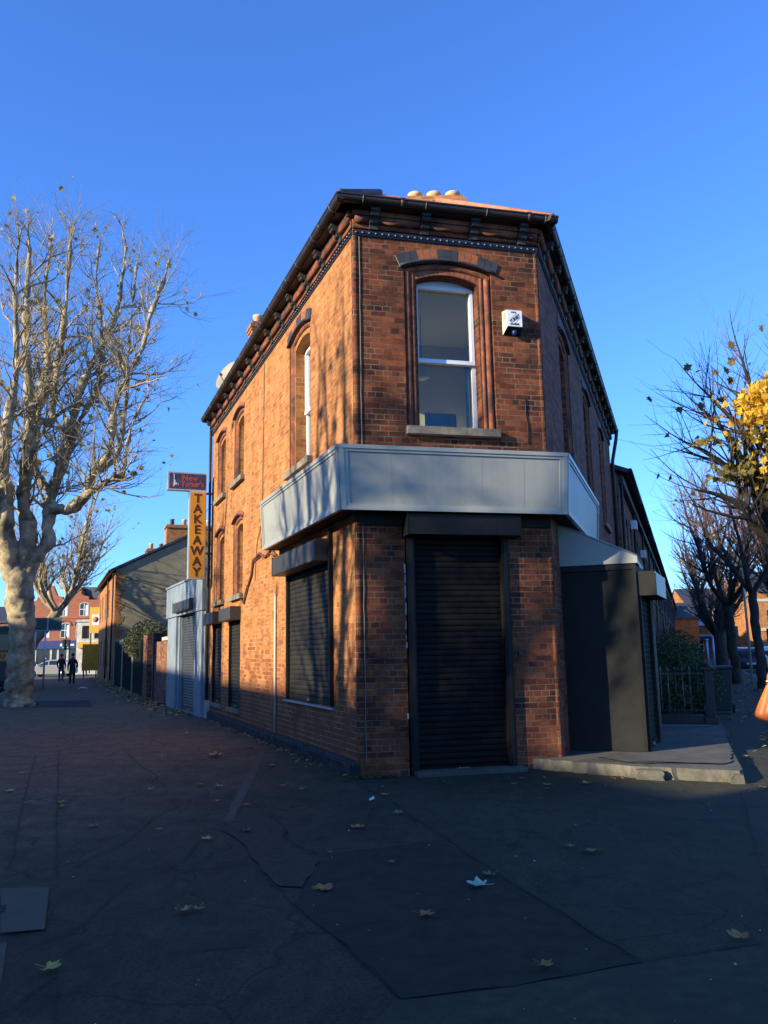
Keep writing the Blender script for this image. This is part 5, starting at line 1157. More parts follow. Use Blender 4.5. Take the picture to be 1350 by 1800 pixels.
# houses across the left road: they throw the long shade over the pavement
def block(name, label, cat, P, az, out, L, dep, ez, rz, wall, roofm='slate', wins=3, group=None, chim=True, storeys=2, d0=0, parts=True):
    fr = frame(P, az, out); t = thing(name, label, cat, (*P, 0), group)
    hs = []
    if parts:
        for i in range(wins):
            c = L*(i+.5)/wins
            for k in range(storeys): hs.append(arch(c, .5, .9+k*2.9, 2.4+k*2.9, .12))
    mb = MB(); plate(mb, fr, [(0, -.1), (L, -.1), (L, ez), (0, ez)], hs)
    for h in hs: reveal(mb, fr, h, 0, -.15)
    for a_ in (0, L): mb.add([fr(a_, 0, -.1), fr(a_, -dep, -.1), fr(a_, -dep, ez), fr(a_, -dep/2, rz), fr(a_, 0, ez)], [(0, 1, 2, 3, 4)])
    mb.add([fr(0, -dep, -.1), fr(L, -dep, -.1), fr(L, -dep, ez), fr(0, -dep, ez)], [(0, 1, 2, 3)])
    mb.build('wall', wall, t, recalc=False)
    for h in hs:
        mb = MB(); plate(mb, fr, h, [], -.13); a_, b_, z_ = h[0][0], h[1][0], h[0][1]; z2 = max(q[1] for q in h)
        w_ = mb.build('window', 'glass_dark', t, recalc=False); mb = MB()
        for bx in ((a_, a_+.07, z_, z2-.05), (b_-.07, b_, z_, z2-.05), (a_+.07, b_-.07, (z_+z2)/2-.04, (z_+z2)/2+.03), (a_+.07, b_-.07, z_, z_+.08)): mb.box(bx[0], bx[1], -.12, -.09, bx[2], bx[3], 0, fr)
        mb.build('window_frame', 'white_upvc', w_)
        mb = MB(); mb.box(a_-.1, b_+.1, -.1, .07, z_-.12, z_-.003, 0, fr); mb.build('sill', 'stone_sill', t)
    mb = MB()
    for da, db in ((.3, -dep/2), (-dep-.3, -dep/2)):
        z0 = ez-.02; vs = [fr(-.05, da, z0), fr(L+.05, da, z0), fr(L+.05, db, rz+.08), fr(-.05, db, rz+.08)]
        mb.add(vs+[(x, y, z+.13) for x, y, z in vs], [(0, 1, 2, 3), (4, 5, 6, 7), (0, 1, 5, 4), (1, 2, 6, 5), (2, 3, 7, 6), (3, 0, 4, 7)])
    mb.build('roof', roofm, t)
    if chim:
        mb = MB(); mb.box(L-.5, L+.4, -dep/2-.9, -dep/2+.9, rz-.8, rz+1.1, 0, fr); c = mb.build('chimney', wall, t)
        for i in range(3): q = MB(); q.lathe(fr(L-.05, -dep/2-.6+.6*i, rz+1.1), [(.13, -.02), (.12, .3), (.15, .34), (.1, .34)], 10); q.build('chimney_pot', 'clay_pot', c)
    return t
OPP = 24.0
base = LF(0, OPP, 0)
def opp(s): q = LF(s, OPP, 0); return (q[0], q[1])
for i, (s0, L, ez, rz) in enumerate(SHADE_HOUSES):
    # front towards the road: the frame runs backwards so the front faces the corner building
    P0 = opp(s0)
    block('terraced_house', 'red brick house in the row across the left road', 'house', P0, AZL, 1, L, 7.0, ez, rz, 'worn_brick', wins=2, group='houses across the left road', chim=(i in (0, 5, 8)))

# ------------------------------------------------------------------ right street terrace
TP = (6.55, 22.6)
mk = None
for i in range(17):
    P0 = along(TP, 19.9, i*5.6)
    lab = 'first shaded brick terraced house after the corner building, with ivy and a white box' if i == 0 else 'brick terraced house in the long shaded row on the right street'
    if i < 2:
        mk = block('terraced_house', lab, 'house', (0, 0), 0, 1, 5.6, 8.0, 6.3, 8.0, 'worn_brick', wins=3, group='terrace on the right street')
        fr0 = frame((0, 0), 0, 1)
        mb = MB(); mb.box(0, 5.6, 0, .14, 6.02, 6.25, 0, fr0); mb.build('cornice', 'corbel_dark', mk)
        mb = MB(); mb.tube([fr0(0, .34, 6.36), fr0(5.6, .34, 6.36)], .07, 8); mb.tube([fr0(.1, .07, 0), fr0(.1, .07, 6.3)], .045, 6); mb.build('gutter', 'gutter_iron', mk)
        mk.location = (*P0, 0); mk.rotation_euler = (0, 0, -R_(19.9))
    else: dup(mk, (*P0, 0), -R_(19.9), lab)
for s, z in ((4.5, 5.3), (9.8, 4.9)):
    P0 = along(TP, 19.9, s, .12); mb = MB(); fr = frame(P0, 19.9, 1); mb.cbox(-.12, .12, -.1, .10, z, z+.30, .02, 0, fr)
    tag(mb.build('alarm_box', 'white_upvc', base=(*P0, z)), 'small white alarm box on the %s terraced house of the right street' % ('first' if s < 5 else 'second'), 'alarm')
# ivy on the first house and the end of the corner building
rnd = random.Random(9); t = thing('ivy', 'dark ivy climbing the right street wall just past the kiosk shutter', 'climber', (*along(B, AZR, 5.6, .1), 0)); mb = MB()
for k in range(2300):
    s = 4.9+rnd.random()*2.6; z = rnd.random()**1.1*3.4*(1-.25*abs(s-6)/1.5); q = RF(s, .05+rnd.random()*.28, z); leaf(mb, Vector(q), .11, rnd)
mb.build('foliage', 'ivy_leaf', t, recalc=False); mb = MB()
for k in range(7): s = 5.1+k*.35; mb.tube([RF(s, .04, 0), RF(s+.1, .06, 1.2), RF(s-.1, .05, 2.6)], [.02, .014, .006], 5)
mb.build('stem', 'dark_bark', t, recalc=False)

# garden railings and their corner pier
DRX = along((5.92, 15.52), AZR+90, 0); GR = frame((5.92, 15.52), AZR+90, 1); GS = frame((5.92, 15.52), AZR, 1)
rl = thing('garden_railing', 'black and worn white iron railing with spiked tops facing the camera, on a low plinth', 'railing', (*GR(-1, 0, 0)[:2], .1))
def picket(fr, s, parent, mat, z0=.28, z1=1.12):
    mb = MB(); mb.tube([fr(s, 0, z0), fr(s, 0, z1-.10)], .013, 6)
    mb.lathe(fr(s, 0, z1-.13), [(.010, 0), (.022, .012), (.010, .03), (.012, .04), (.026, .075), (.014, .11), (.002, .15)], 6)
    mb.tube([fr(s-.03, 0, z1-.10), fr(s-.036, 0, z1-.05), fr(s-.012, 0, z1-.03)], .006, 5); mb.tube([fr(s+.03, 0, z1-.10), fr(s+.036, 0, z1-.05), fr(s+.012, 0, z1-.03)], .006, 5)
    return mb.build('picket', mat, parent)
mb = MB(); mb.cbox(-2.05, -.12, -.09, .09, .08, .26, .01, 0, GR); mb.build('plinth', 'iron_black', rl)
for z in (.34, 1.0):
    mb = MB(); mb.box(-2.05, -.1, -.018, .018, z-.008, z+.008, 0, GR); mb.build('rail', 'iron_worn' if z > .5 else 'iron_black', rl)
for k in range(15): picket(GR, -.20-k*.128, rl, 'iron_black' if k % 3 == 0 else 'iron_worn')
pr = thing('railing_pier', 'stout black cast-iron corner pier where the garden railing turns', 'post', (*GR(0, 0, 0)[:2], .1))
mb = MB(); mb.cbox(-.12, .12, -.12, .12, .0, .22, .012, 0, GR); mb.cbox(-.075, .075, -.075, .075, .22, 1.06, .01, 0, GR); mb.cbox(-.11, .11, -.11, .11, 1.06, 1.12, .01, 0, GR); mb.lathe(GR(0, 0, 1.12), [(.07, 0), (.06, .03), (.03, .06), (.002, .08)], 12); mb.build('shaft', 'iron_black', pr)
mb = MB(); mb.cbox(-.16, .16, -.16, .16, 0, .09, .015, 0, GR); mb.build('foot', 'iron_black', pr)
r2 = thing('garden_railing', 'dark iron railing running away along the right pavement behind the pier', 'railing', (*GS(3, 0, 0)[:2], .1))
mb = MB(); mb.cbox(.14, 7.0, -.09, .09, .0, .26, .01, 0, GS); mb.build('plinth', 'concrete_side', r2)
for z in (.34, 1.0): mb = MB(); mb.box(.1, 7.0, -.018, .018, z-.008, z+.008, 0, GS); mb.build('rail', 'iron_black', r2)
for k in range(46): picket(GS, .25+k*.145, r2, 'iron_worn' if k % 3 == 0 else 'iron_black')
for (s, z, w, h, lab) in ((-1.02, .78, .14, .27, 'pale paper notice tied high on the front garden railing'), (-1.94, .28, .12, .22, 'pale notice low on the railing beside the kiosk shutter')):
    mb = MB(); mb.box(s-w/2, s+w/2, .03, .036, z, z+h, 0, GR)
    if z > .5: text_mesh(mb, 'L', .12, GR, s, .038, z+h/2, 1)
    tag(mb.build('notice', ['paper', 'black_ink'], base=GR(s, 0, z)), lab, 'notice')
gp = lambda s, d, z: GS(s, -d, z)
bushy('garden_hedge', 'dark green hedge filling the front garden behind the iron railing', 'hedge', gp(1.6, .9, 0), [(gp(1.0, 1.2, .6), (.9, .6, .5)), (gp(2.2, .9, 1.05), (.8, .8, .45)), (gp(3.2, .8, 1.25), (.8, .9, .5)), (gp(1.4, 1.4, 1.0), (.7, .6, .4)), (gp(4.6, .8, 1.4), (.8, 1., .55)), (gp(5.6, .6, 1.1), (.7, .8, .5)), (gp(3, .5, .7), (.8, 1.4, .6))], .060, ['hedge_leaf'], 12, density=1100)
rnd = random.Random(19); t = thing('bare_sapling', 'thin bare sapling with a few long twigs above the garden hedge', 'sapling', gp(4.0, .9, 0)); mb = MB()
for k in range(9):
    b0 = Vector(gp(4.0, .9, 1.2)); an = rnd.random()*6.28; e_2 = b0+Vector((math.cos(an)*rnd.uniform(.2, .9), math.sin(an)*.5, rnd.uniform(1.0, 2.2))); mb.tube([b0-Vector((0, 0, 1.1)), b0, (b0+e_2)/2+Vector((.05, 0, .1)), e_2], [.02, .016, .010, .004], 4)
mb.build('stem', 'twig_pink', t, recalc=False)

# wheelie bin
bf = frame((7.55, 19.1), AZR+90, 1); wb = thing('wheelie_bin', 'dark wheeled rubbish bin standing on the right pavement beyond the railing pier', 'bin', (7.55, 19.1, 0))
mb = MB(); s4 = [(-.24, -.26), (.24, -.26), (.24, .26), (-.24, .26)]; b4 = [(-.19, -.2), (.19, -.2), (.19, .2), (-.19, .2)]
mb.add([bf(*p, .06) for p in b4]+[bf(*p, .98) for p in s4], [(0, 1, 2, 3), (4, 5, 6, 7)]+[(i, (i+1) % 4, 4+(i+1) % 4, 4+i) for i in range(4)]); mb.build('body', 'bin_plastic', wb, bevel=.02)
mb = MB(); mb.cbox(-.27, .27, -.32, .29, .985, 1.05, .02, 0, bf); mb.tube([bf(-.22, -.35, .99), bf(.22, -.35, .99)], .018, 8); mb.build('lid', 'bin_plastic', wb)
for sg in (-1, 1):
    mb = MB(); a_, b_ = bf(sg*.22, -.2, .1), bf(sg*.27, -.2, .1); mb.tube([a_, b_], .10, 16); mb.build('wheel', 'tyre', wb)

# ------------------------------------------------------------------ vehicles
def car(name, label, x, y, rz, body, est=False, group=None, L=4.1, W=1.72, H=1.46):
    c_, s_ = math.cos(rz), math.sin(rz); fr = lambda a_, b_, z: (x+a_*c_-b_*s_, y+a_*s_+b_*c_, z-.12)
    t = thing(name, label, 'car', (x, y, -.12), group)
    k = L/4.1
    low = [(-2.03, .30), (-2.05, .62), (-1.98, .92), (-1.25, 1.02), (.95, .96), (1.65, .84), (1.98, .70), (2.04, .50), (2.00, .28), (1.62, .22), (-1.62, .22)]
    top = [(-1.93, .93), (-1.72, 1.24), (-1.35, 1.42), (-.5, H+.02), (.05, H-.03), (.42, 1.32), (1.08, .97)]
    mb = MB(); hw = W/2
    def loft(poly, ws):
        n = len(poly); vs = []
        for w in ws: vs += [fr(p[0]*k, w[0]*(1-w[1]*max(0, p[1]-.9)), p[1]) for p in poly]
        fs = [(j*n+i, j*n+(i+1) % n, (j+1)*n+(i+1) % n, (j+1)*n+i) for j in range(len(ws)-1) for i in range(n)]
        mb.add(vs, fs+[tuple(range(n)), tuple((len(ws)-1)*n+i for i in reversed(range(n)))], 0, False)
    loft(low, [(-hw, 0), (-hw*.93, 0), (hw*.93, 0), (hw, 0)]); loft(top, [(-hw*.93, .42), (hw*.93, .42)])
    mb.build('body', body, t, bevel=.04)
    mb = MB()      # glass: side windows, windscreen, rear screen standing 3 mm proud
    def tw(z, sg, e=.006): return sg*(hw*.93*(1-.42*max(0, z-.9))+e)
    for sg in (-1, 1):
        for poly in ([(-1.62, 1.02), (-1.45, 1.26), (-1.22, 1.34), (-.95, 1.36), (-.95, 1.02)], [(-.87, 1.02), (-.87, 1.37), (-.3, 1.39), (-.05, 1.37), (-.05, 1.02)], [(.03, 1.01), (.03, 1.36), (.38, 1.24), (.86, 1.02)]):
            mb.add([fr(p[0]*k, tw(p[1], sg), p[1]) for p in poly], [tuple(range(len(poly)))])
    for pa, pb in (((.48, 1.30), (1.0, 1.01)), ((-1.90, .99), (-1.74, 1.22))):
        nx = .012 if pa[0] > 0 else -.012
        mb.add([fr(pa[0]*k+nx, tw(pa[1], -1, -.09), pa[1]+.008), fr(pa[0]*k+nx, tw(pa[1], 1, -.09), pa[1]+.008), fr(pb[0]*k+nx, tw(pb[1], 1, -.09), pb[1]+.008), fr(pb[0]*k+nx, tw(pb[1], -1, -.09), pb[1]+.008)], [(0, 1, 2, 3)])
    mb.build('window', 'glass_dark', t, recalc=False)
    for a_ in (-1.28, 1.28):
        for sg in (-1, 1):
            mb = MB(); p0, p1 = Vector(fr(a_*k, sg*(hw-.18), .31)), Vector(fr(a_*k, sg*(hw+.012), .31)); ax = (p1-p0).normalized()
            mb.lathe(p0, [(.25, 0), (.31, .015), (.31, .175), (.27, .19), (.2, .19)], 22, 0, ax); w = mb.build('wheel', 'tyre', t)
            mb = MB(); mb.lathe(p1, [(.20, -.02), (.20, .002), (.05, .006), (.03, .012)], 20, 0, ax)
            mb.build('rim', 'rim', w)
    for sg in (-1, 1):
        mb = MB(); mb.box(1.84*k, 1.99*k, sg*(hw-.34)-.16, sg*(hw-.34)+.16, .62, .76, 0, fr); mb.build('headlight', 'lamp_clear', t)
        mb = MB(); mb.box(-2.06*k, -1.95*k, sg*(hw-.18)-.12, sg*(hw-.18)+.12, .72, .95, 0, fr); mb.build('tail_light', 'lamp_red', t)
        mb = MB(); mb.cbox(.72*k, .88*k, sg*(hw+.02), sg*(hw+.2), .96, 1.08, .02, 0, fr); mb.build('mirror', body, t)
    mb = MB(); mb.box(-2.075*k, -2.05*k, -.26, .26, .48, .59, 0, fr); mb.build('number_plate', 'paper', t)
    return t
car('hatchback_car', 'silver hatchback crossing the far end of the left pavement behind the walkers', -29.6, 74.0, R_(180), 'car_silver')
car('parked_car', 'pale blue car seen from behind at the right edge between the dark trunks', 26.9, 58.5, R_(90-24), 'car_white', L=4.3, H=1.5)
car('parked_car', 'dark car partly hidden behind the straight trunk on the right road', 22.6, 52.0, R_(90-24), 'car_dark')
car('parked_car', 'blue car further up the right road behind the trees', 29.6, 70.0, R_(90-22), 'car_blue')
car('parked_car', 'pale car by the far shops at the end of the right road', 29.2, 84.0, R_(10), 'car_white')
car('parked_car', 'dark car near the poles at the far end of the right pavement', 22.3, 64.0, R_(90-22), 'car_dark')
# bus on the left road
bs = thing('bus', 'dark bus at the left edge with a yellow panel across its back', 'bus', (-18.6, 41.5, -.12))
bfm = frame((-18.75, 39.0), AZL, -1); BF = lambda s, d, z: bfm(s, d, z-.12)
mb = MB(); mb.cbox(0, 9.5, -1.2, 1.2, .32, 3.15, .10, 0, BF); mb.build('body', 'bus_dark', bs)
mb = MB(); mb.box(-.012, .0, -1.0, 1.0, 2.0, 2.75, 0, BF); mb.build('window', 'glass_dark', bs)
mb = MB(); mb.box(-.02, -.0, -1.16, 1.16, 1.52, 1.93, 0, BF); yb = mb.build('yellow_panel', 'yellow_paint', bs)
mb = MB(); text_mesh(mb, 'AN', .36, lambda s, d, z: BF(-.022-d, s, z), -.80, 0, 1.72, 0, bold=.012, mir=-1); mb.build('lettering', 'sign_red_ink', yb)
for d in (-1.0, 1.0):
    mb = MB(); mb.box(-.02, .0, d-.1, d+.1, .8, 1.15, 0, BF); mb.build('tail_light', 'lamp_red', bs)
mb = MB(); mb.box(-.06, .02, -1.18, 1.18, .38, .62, 0, BF); mb.build('bumper', 'black_paint', bs)
for s in (2.0, 7.6):
    for sg in (-1, 1):
        a_, b_ = BF(s, sg*.95, .48), BF(s, sg*1.21, .48); mb = MB(); mb.tube([a_, b_], .48, 20); mb.build('wheel', 'tyre', bs)
mb = MB()
for k in range(6):
    for sg in (-1, 1): mb.box(.4+k*1.5, 1.7+k*1.5, sg*1.203-.003, sg*1.203+.003, 1.75, 2.75, 0, BF)
mb.build('window', 'glass_dark', bs)

# ------------------------------------------------------------------ people
def person(label, base, face, joints, colours, hair='hair_dark', hat=None, H=1.72, bag=None):
    """one continuous skinned body; joints in metres in body space (x right, y forward, z up)"""
    t = thing('person', label, 'person', base)
    J = dict(pel=(0, 0, .93), wst=(0, 0, 1.07), chs=(0, .01, 1.30), nck=(0, .0, 1.46), hd0=(0, .02, 1.56), hd1=(0, .03, 1.70),
             shL=(-.17, 0, 1.40), elL=(-.24, -.02, 1.12), wrL=(-.24, .08, .88), haL=(-.24, .11, .79), shR=(.17, 0, 1.40), elR=(.24, -.02, 1.12), wrR=(.24, .08, .88), haR=(.24, .11, .79),
             hpL=(-.09, 0, .90), knL=(-.10, .08, .50), anL=(-.10, -.02, .09), toL=(-.11, .15, .04), hpR=(.09, 0, .90), knR=(.10, .0, .50), anR=(.10, -.16, .12), toR=(.11, -.02, .04))
    J.update(joints)
    Rd = dict(pel=.165, wst=.16, chs=.185, nck=.058, hd0=.082, hd1=.085, shL=.075, elL=.062, wrL=.036, haL=.034, shR=.075, elR=.062, wrR=.036, haR=.034, hpL=.108, knL=.082, anL=.06, toL=.042, hpR=.108, knR=.082, anR=.06, toR=.042)
    E = [('pel', 'wst'), ('wst', 'chs'), ('chs', 'nck'), ('nck', 'hd0'), ('hd0', 'hd1'), ('chs', 'shL'), ('shL', 'elL'), ('elL', 'wrL'), ('wrL', 'haL'), ('chs', 'shR'), ('shR', 'elR'), ('elR', 'wrR'), ('wrR', 'haR'), ('pel', 'hpL'), ('hpL', 'knL'), ('knL', 'anL'), ('anL', 'toL'), ('pel', 'hpR'), ('hpR', 'knR'), ('knR', 'anR'), ('anR', 'toR')]
    names = list(J); k = H/1.79; me = bpy.data.meshes.new('p')
    me.from_pydata([tuple(c*k for c in J[n_]) for n_ in names], [(names.index(a_), names.index(b_)) for a_, b_ in E], [])
    o = bpy.data.objects.new('p', me); COL.objects.link(o)
    sk = o.modifiers.new('s', 'SKIN'); sk.use_smooth_shade = True
    for i, n_ in enumerate(names): me.skin_vertices[0].data[i].radius = (Rd[n_]*k, Rd[n_]*k*(.72 if n_ in ('pel', 'wst', 'chs') else 1)); me.skin_vertices[0].data[i].use_root = (n_ == 'pel')
    sb = o.modifiers.new('b', 'SUBSURF'); sb.levels = 2; sb.render_levels = 2
    dg = bpy.context.evaluated_depsgraph_get(); m2 = bpy.data.meshes.new_from_object(o.evaluated_get(dg)); bpy.data.objects.remove(o)
    m2.name = 'body'; m2.materials.clear()
    for c in ('skin', colours[0], colours[1], 'black_paint'): m2.materials.append(MATS[c])
    hz = min(J['haL'][2], J['haR'][2])
    for f in m2.polygons:
        c = f.center/k; f.use_smooth = True
        if c.z > 1.47: f.material_index = 0
        elif (c-Vector(J['haL'])).length < .07 or (c-Vector(J['haR'])).length < .07: f.material_index = 0
        elif c.z < .11: f.material_index = 3
        elif c.z < .90 and abs(c.x) < .19: f.material_index = 2
        else: f.material_index = 1
    b_ = bpy.data.objects.new('body', m2); COL.objects.link(b_); b_.parent = t
    hd = Vector(J['hd1'])*k
    mb = MB(); bm = bmesh.new(); bmesh.ops.create_icosphere(bm, subdivisions=2, radius=1)
    mb.from_bm(bm, 0, lambda a1, b1, c1: (hd.x+a1*.098*k, hd.y-.022+b1*.105*k, hd.z+.018+c1*.105*k), True); ho = mb.build('hair', hat or hair, None); ho.parent = t; 
    mb = MB()
    for sg in (-1, 1): mb.lathe((hd.x+sg*.034*k, hd.y+.083*k, hd.z-.03), [(.010, 0), (.009, .006), (.003, .009)], 8, 0, (0, 1, 0))
    mb.lathe((hd.x, hd.y+.078*k, hd.z-.075), [(.014, 0), (.010, .02), (.003, .026)], 6, 1, (0, 1, -.2)); 
    fo = mb.build('face', ['hair_dark', 'skin'], None); fo.parent = t
    mb = MB()
    for hn, wn_ in (('haL', 'wrL'), ('haR', 'wrR')):   # fingers and thumb, curled
        h_ = Vector(J[hn])*k; dn = (h_-Vector(J[wn_])*k).normalized(); sg = -1 if hn == 'haL' else 1
        for f_ in range(4):
            o_ = h_+Vector((0, (f_-1.5)*.018, 0)); L = (.07, .08, .075, .06)[f_]; mb.tube([o_, o_+dn*L*.5+Vector((-sg*.004, 0, 0)), o_+dn*L+Vector((-sg*.022, 0, 0))], [.0095, .009, .006], 6)
        o_ = h_+Vector((-sg*.01, .028, .02)); mb.tube([o_, o_+dn*.03+Vector((-sg*.01, .02, 0)), o_+dn*.055+Vector((-sg*.016, .024, 0))], [.011, .010, .007], 6)
    fg = mb.build('fingers', 'skin', None); fg.parent = t
    t.rotation_euler = (0, 0, face)
    return t
AW = R_(21)      # walking away up the left street
person('walker in a black jacket and blue jeans, the left one of the dark pair', (-21.2, 54.6, 0), AW, {'elL': (-.26, -.10, 1.14), 'wrL': (-.22, .02, .95), 'haL': (-.21, .08, .90)}, ('cloth_black', 'cloth_denim'), H=1.74)
person('walker all in black, the right and nearer one of the dark pair', (-18.0, 48.0, 0), AW, {'elR': (.27, -.10, 1.14), 'wrR': (.23, .02, .95), 'haR': (.22, .08, .90), 'knL': (-.10, .0, .50), 'anL': (-.10, -.12, .10), 'toL': (-.11, .02, .04), 'knR': (.10, .08, .5), 'anR': (.1, .02, .09), 'toR': (.11, .17, .04)}, ('cloth_black', 'cloth_black'), H=1.74)
person('walker with a red hood near the white boards on the left street', (-23.4, 65.0, 0), AW+.3, {}, ('cloth_black', 'cloth_black'), hat='cloth_red', H=1.68)
person('person in a blue top and dark trousers standing just right of the big plane trunk', (-23.6, 55.8, 0), 2.6, {'knR': (.1, .02, .5), 'anR': (.1, 0, .09), 'toR': (.11, .14, .04)}, ('cloth_blue', 'cloth_black'), hat='cloth_navy', H=1.70)
person('distant shopper in grey by the blue shop front on the left', (-35.0, 86.0, 0), .6, {}, ('cloth_grey', 'cloth_black'), H=1.7)
person('dark distant figure by the poles at the far end of the right pavement', (21.6, 58.0, 0), -.3, {}, ('cloth_black', 'cloth_denim'), H=1.72)
# shopper just outside the right edge with an orange bag on the shoulder
person('shopper just beyond the right edge carrying the orange bag on one shoulder', (3.36, 6.35, 0), R_(-85), {'elL': (-.25, -.06, 1.14), 'wrL': (-.22, .12, 1.05), 'haL': (-.20, .19, 1.04)}, ('cloth_grey', 'cloth_denim'), H=1.74)

# orange handbag: slouchy hobo shape with folds
hb = thing('handbag', 'orange slouchy leather handbag hanging at the right edge of the picture', 'handbag', (3.0, 6.42, .90))
px = lambda a_, z: (2.865+a_*.0042, z)
mb = MB(); rows = []
outl = [(1.235, .150, .020), (1.205, .140, .045), (1.165, .118, .085), (1.12, .095, .13), (1.07, .070, .165), (1.02, .045, .20), (.98, .030, .235), (.955, .045, .25), (.935, .085, .235), (.918, .14, .19), (.910, .20, .12), (.908, .24, .05)]
n_ = 28
cx0, cy0 = 2.96, 6.42
for i, (z, xl, hw_) in enumerate(outl):
    x0 = 2.75+xl; x1 = x0+(.03, .05, .085, .12, .145, .165, .20, .30, .38, .34, .28, .16)[i]
    dz = [.012, .02, .035, .05, .06, .07, .075, .075, .068, .05, .03, .008][i]
    row = []
    for j in range(n_):
        a_ = 2*math.pi*j/n_; ca, sa = math.cos(a_), math.sin(a_)
        u = (ca*.5+.5); fold = 1+.30*math.sin(u*13+i*.35)*min(1, (12-i)/8)*(.6 if u > .25 else .2)
        row.append((x0+(x1-x0)*u, cy0+dz*abs(sa)**.8*(1 if sa > 0 else -1)*fold, z-.012*math.sin(u*9)))
    rows.append(row)
vs = [p for r in rows for p in r]; fs = [(i*n_+j, i*n_+(j+1) % n_, (i+1)*n_+(j+1) % n_, (i+1)*n_+j) for i in range(len(rows)-1) for j in range(n_)]
fs += [tuple(range(n_)), tuple((len(rows)-1)*n_+j for j in reversed(range(n_)))]
mb.add(vs, fs, 0, True); bgo = mb.build('bag_body', 'bag_leather', hb); ss = bgo.modifiers.new('s', 'SUBSURF'); ss.levels = 1; ss.render_levels = 1
mb = MB(); mb.tube([(2.895, 6.42, 1.195), (2.90, 6.42, 1.235)], .010, 8); mb.lathe((2.90, 6.42, 1.215), [(.016, 0), (.018, .01), (.016, .02)], 10); mb.build('buckle', 'brass', hb)
mb = MB(); P_ = [(2.90, 1.225), (2.905, 1.265), (2.94, 1.33), (3.03, 1.40), (3.17, 1.455), (3.27, 1.43), (3.25, 1.30), (3.18, 1.12), (3.12, .98)]
mb.tube([(x, 6.42, z) for x, z in P_], .016, 8, 0, flat=.4); mb.build('strap', 'bag_leather', hb)
mb = MB(); mb.tube([(2.89, 6.345, 1.15), (2.885, 6.335, 1.06), (2.90, 6.335, .99)], .004, 5); mb.build('seam', 'bag_leather', hb)
# ------------------------------------------------------------------ far end of the left street
def simple_window(fr, x0, x1, z0, z1, parent, rise=.18, mat='white_upvc'):
    c = (x0+x1)/2; h = (x1-x0)/2
    mb = MB(); plate(mb, fr, arch(c, h+.08, z0, z1-rise, rise), [arch(c, h, z0+.08, z1-rise-.08, rise)], .03); w = mb.build('window', 'ashlar', parent, recalc=False)
    mb = MB(); plate(mb, fr, arch(c, h, z0+.08, z1-rise-.08, rise), [], .012); mb.build('pane', 'glass_dark', w, recalc=False)
    mb = MB(); mb.box(c-.03, c+.03, .012, .06, z0+.08, z1-.15, 0, fr); mb.box(x0, x1, .012, .05, (z0+z1)/2-.03, (z0+z1)/2+.03, 0, fr); mb.box(x1-.3, x1-.05, .014, .02, z0+.1, z1-.3, 0, fr); mb.build('window_frame', mat, w)
SH = frame((-43.0, 96.0), 90, 1)
s_ = thing('shop_building', 'tall red brick shop building with arched windows and navy shop front at the far left', 'building', (-38, 96, 0))
mb = MB(); mb.box(0, 11.0, -9, 0, -.1, 8.1, 0, SH)
for (g0, g1, h) in ((2.5, 5.6, 1.7), (6.0, 8.6, 1.5)):   # two stepped curved gables
    pts = [(g0, 8.1), (g1, 8.1), (g1-.1, 8.5), (g1-.7, 8.6), ((g0+g1)/2+.3, 8.1+h), ((g0+g1)/2-.3, 8.1+h), (g0+.7, 8.6), (g0+.1, 8.5)]
    mb.prism(pts, -.4, .02, SH)
mb.box(9.6, 11.0, -.3, .03, 8.1, 8.6, 0, SH); mb.build('wall', 'red_shop_brick', s_)
mb = MB(); mb.prism([(5.8, 7.9), (10.5, 7.9), (9.0, 9.6), (7.0, 9.6)], -7, -.6, SH); mb.build('roof', 'slate', s_)
for x in (3.2, 5.5, 7.3, 9.2): simple_window(SH, x, x+.95, 3.75, 5.5, s_)
for x in (5.2, 7.6): simple_window(SH, x, x+.95, 6.2, 7.8, s_)
mb = MB()
for x in (3.2, 5.5, 7.3, 9.2): mb.tube([SH(x+.475+.72*math.cos(t), .04, 5.15+.62*math.sin(t)) for t in [math.pi*i/8 for i in range(9)]], .06, 5)
mb.box(0, 11, 0, .06, 5.95, 6.1, 0, SH); mb.build('brick_arch', 'red_shop_brick', s_)
mb = MB(); mb.box(.5, 10.6, 0, .35, 2.55, 3.45, 0, SH); fs_ = mb.build('fascia', 'navy_paint', s_)
mb = MB(); mb.box(5.6, 6.0, .35, .36, 2.8, 3.1, 0, SH); mb.box(6.2, 7.2, .35, .36, 2.85, 3.05, 0, SH); mb.box(8.7, 9.5, .35, .36, 2.85, 3.05, 0, SH); mb.build('lettering', 'paper', fs_)
mb = MB(); mb.box(.5, 10.6, 0, .05, 0, 2.55, 0, SH); mb.build('shop_front', 'glass_dark', s_)
mb = MB()
for x in (.5, 2.6, 4.4, 5.2, 6.3, 7.4, 8.8, 10.4): mb.box(x, x+.22, .05, .14, 0, 2.55, 0, SH)
mb.box(7.6, 8.7, .05, .1, .3, 2.3, 0, SH); mb.build('shop_pillar', 'white_paint', s_)
WS = frame((-29.9, 80.5), 90, 1); w_ = thing('white_shop', 'narrow white rendered shop under a tall yellow sign on the left street', 'building', (-29, 80.5, 0))
mb = MB(); mb.box(0, 3.2, -6, 0, -.1, 5.0, 0, WS); mb.box(-.05, 3.25, -.1, .12, 4.9, 5.1, 0, WS); mb.build('wall', 'white_paint', w_)
for x in (.5, 1.7): simple_window(WS, x, x+.7, 3.2, 4.6, w_, rise=.02, mat='black_paint')
mb = MB(); mb.box(.2, 2.9, .0, .3, 2.4, 2.95, 0, WS); mb.build('fascia', 'yellow_paint', w_)
YS = frame((-28.2, 79.0), 90, 1); y_ = thing('yellow_sign', 'tall yellow sign board with a pale round emblem fixed high on the left street', 'sign', (-27.6, 79.0, 3.6))
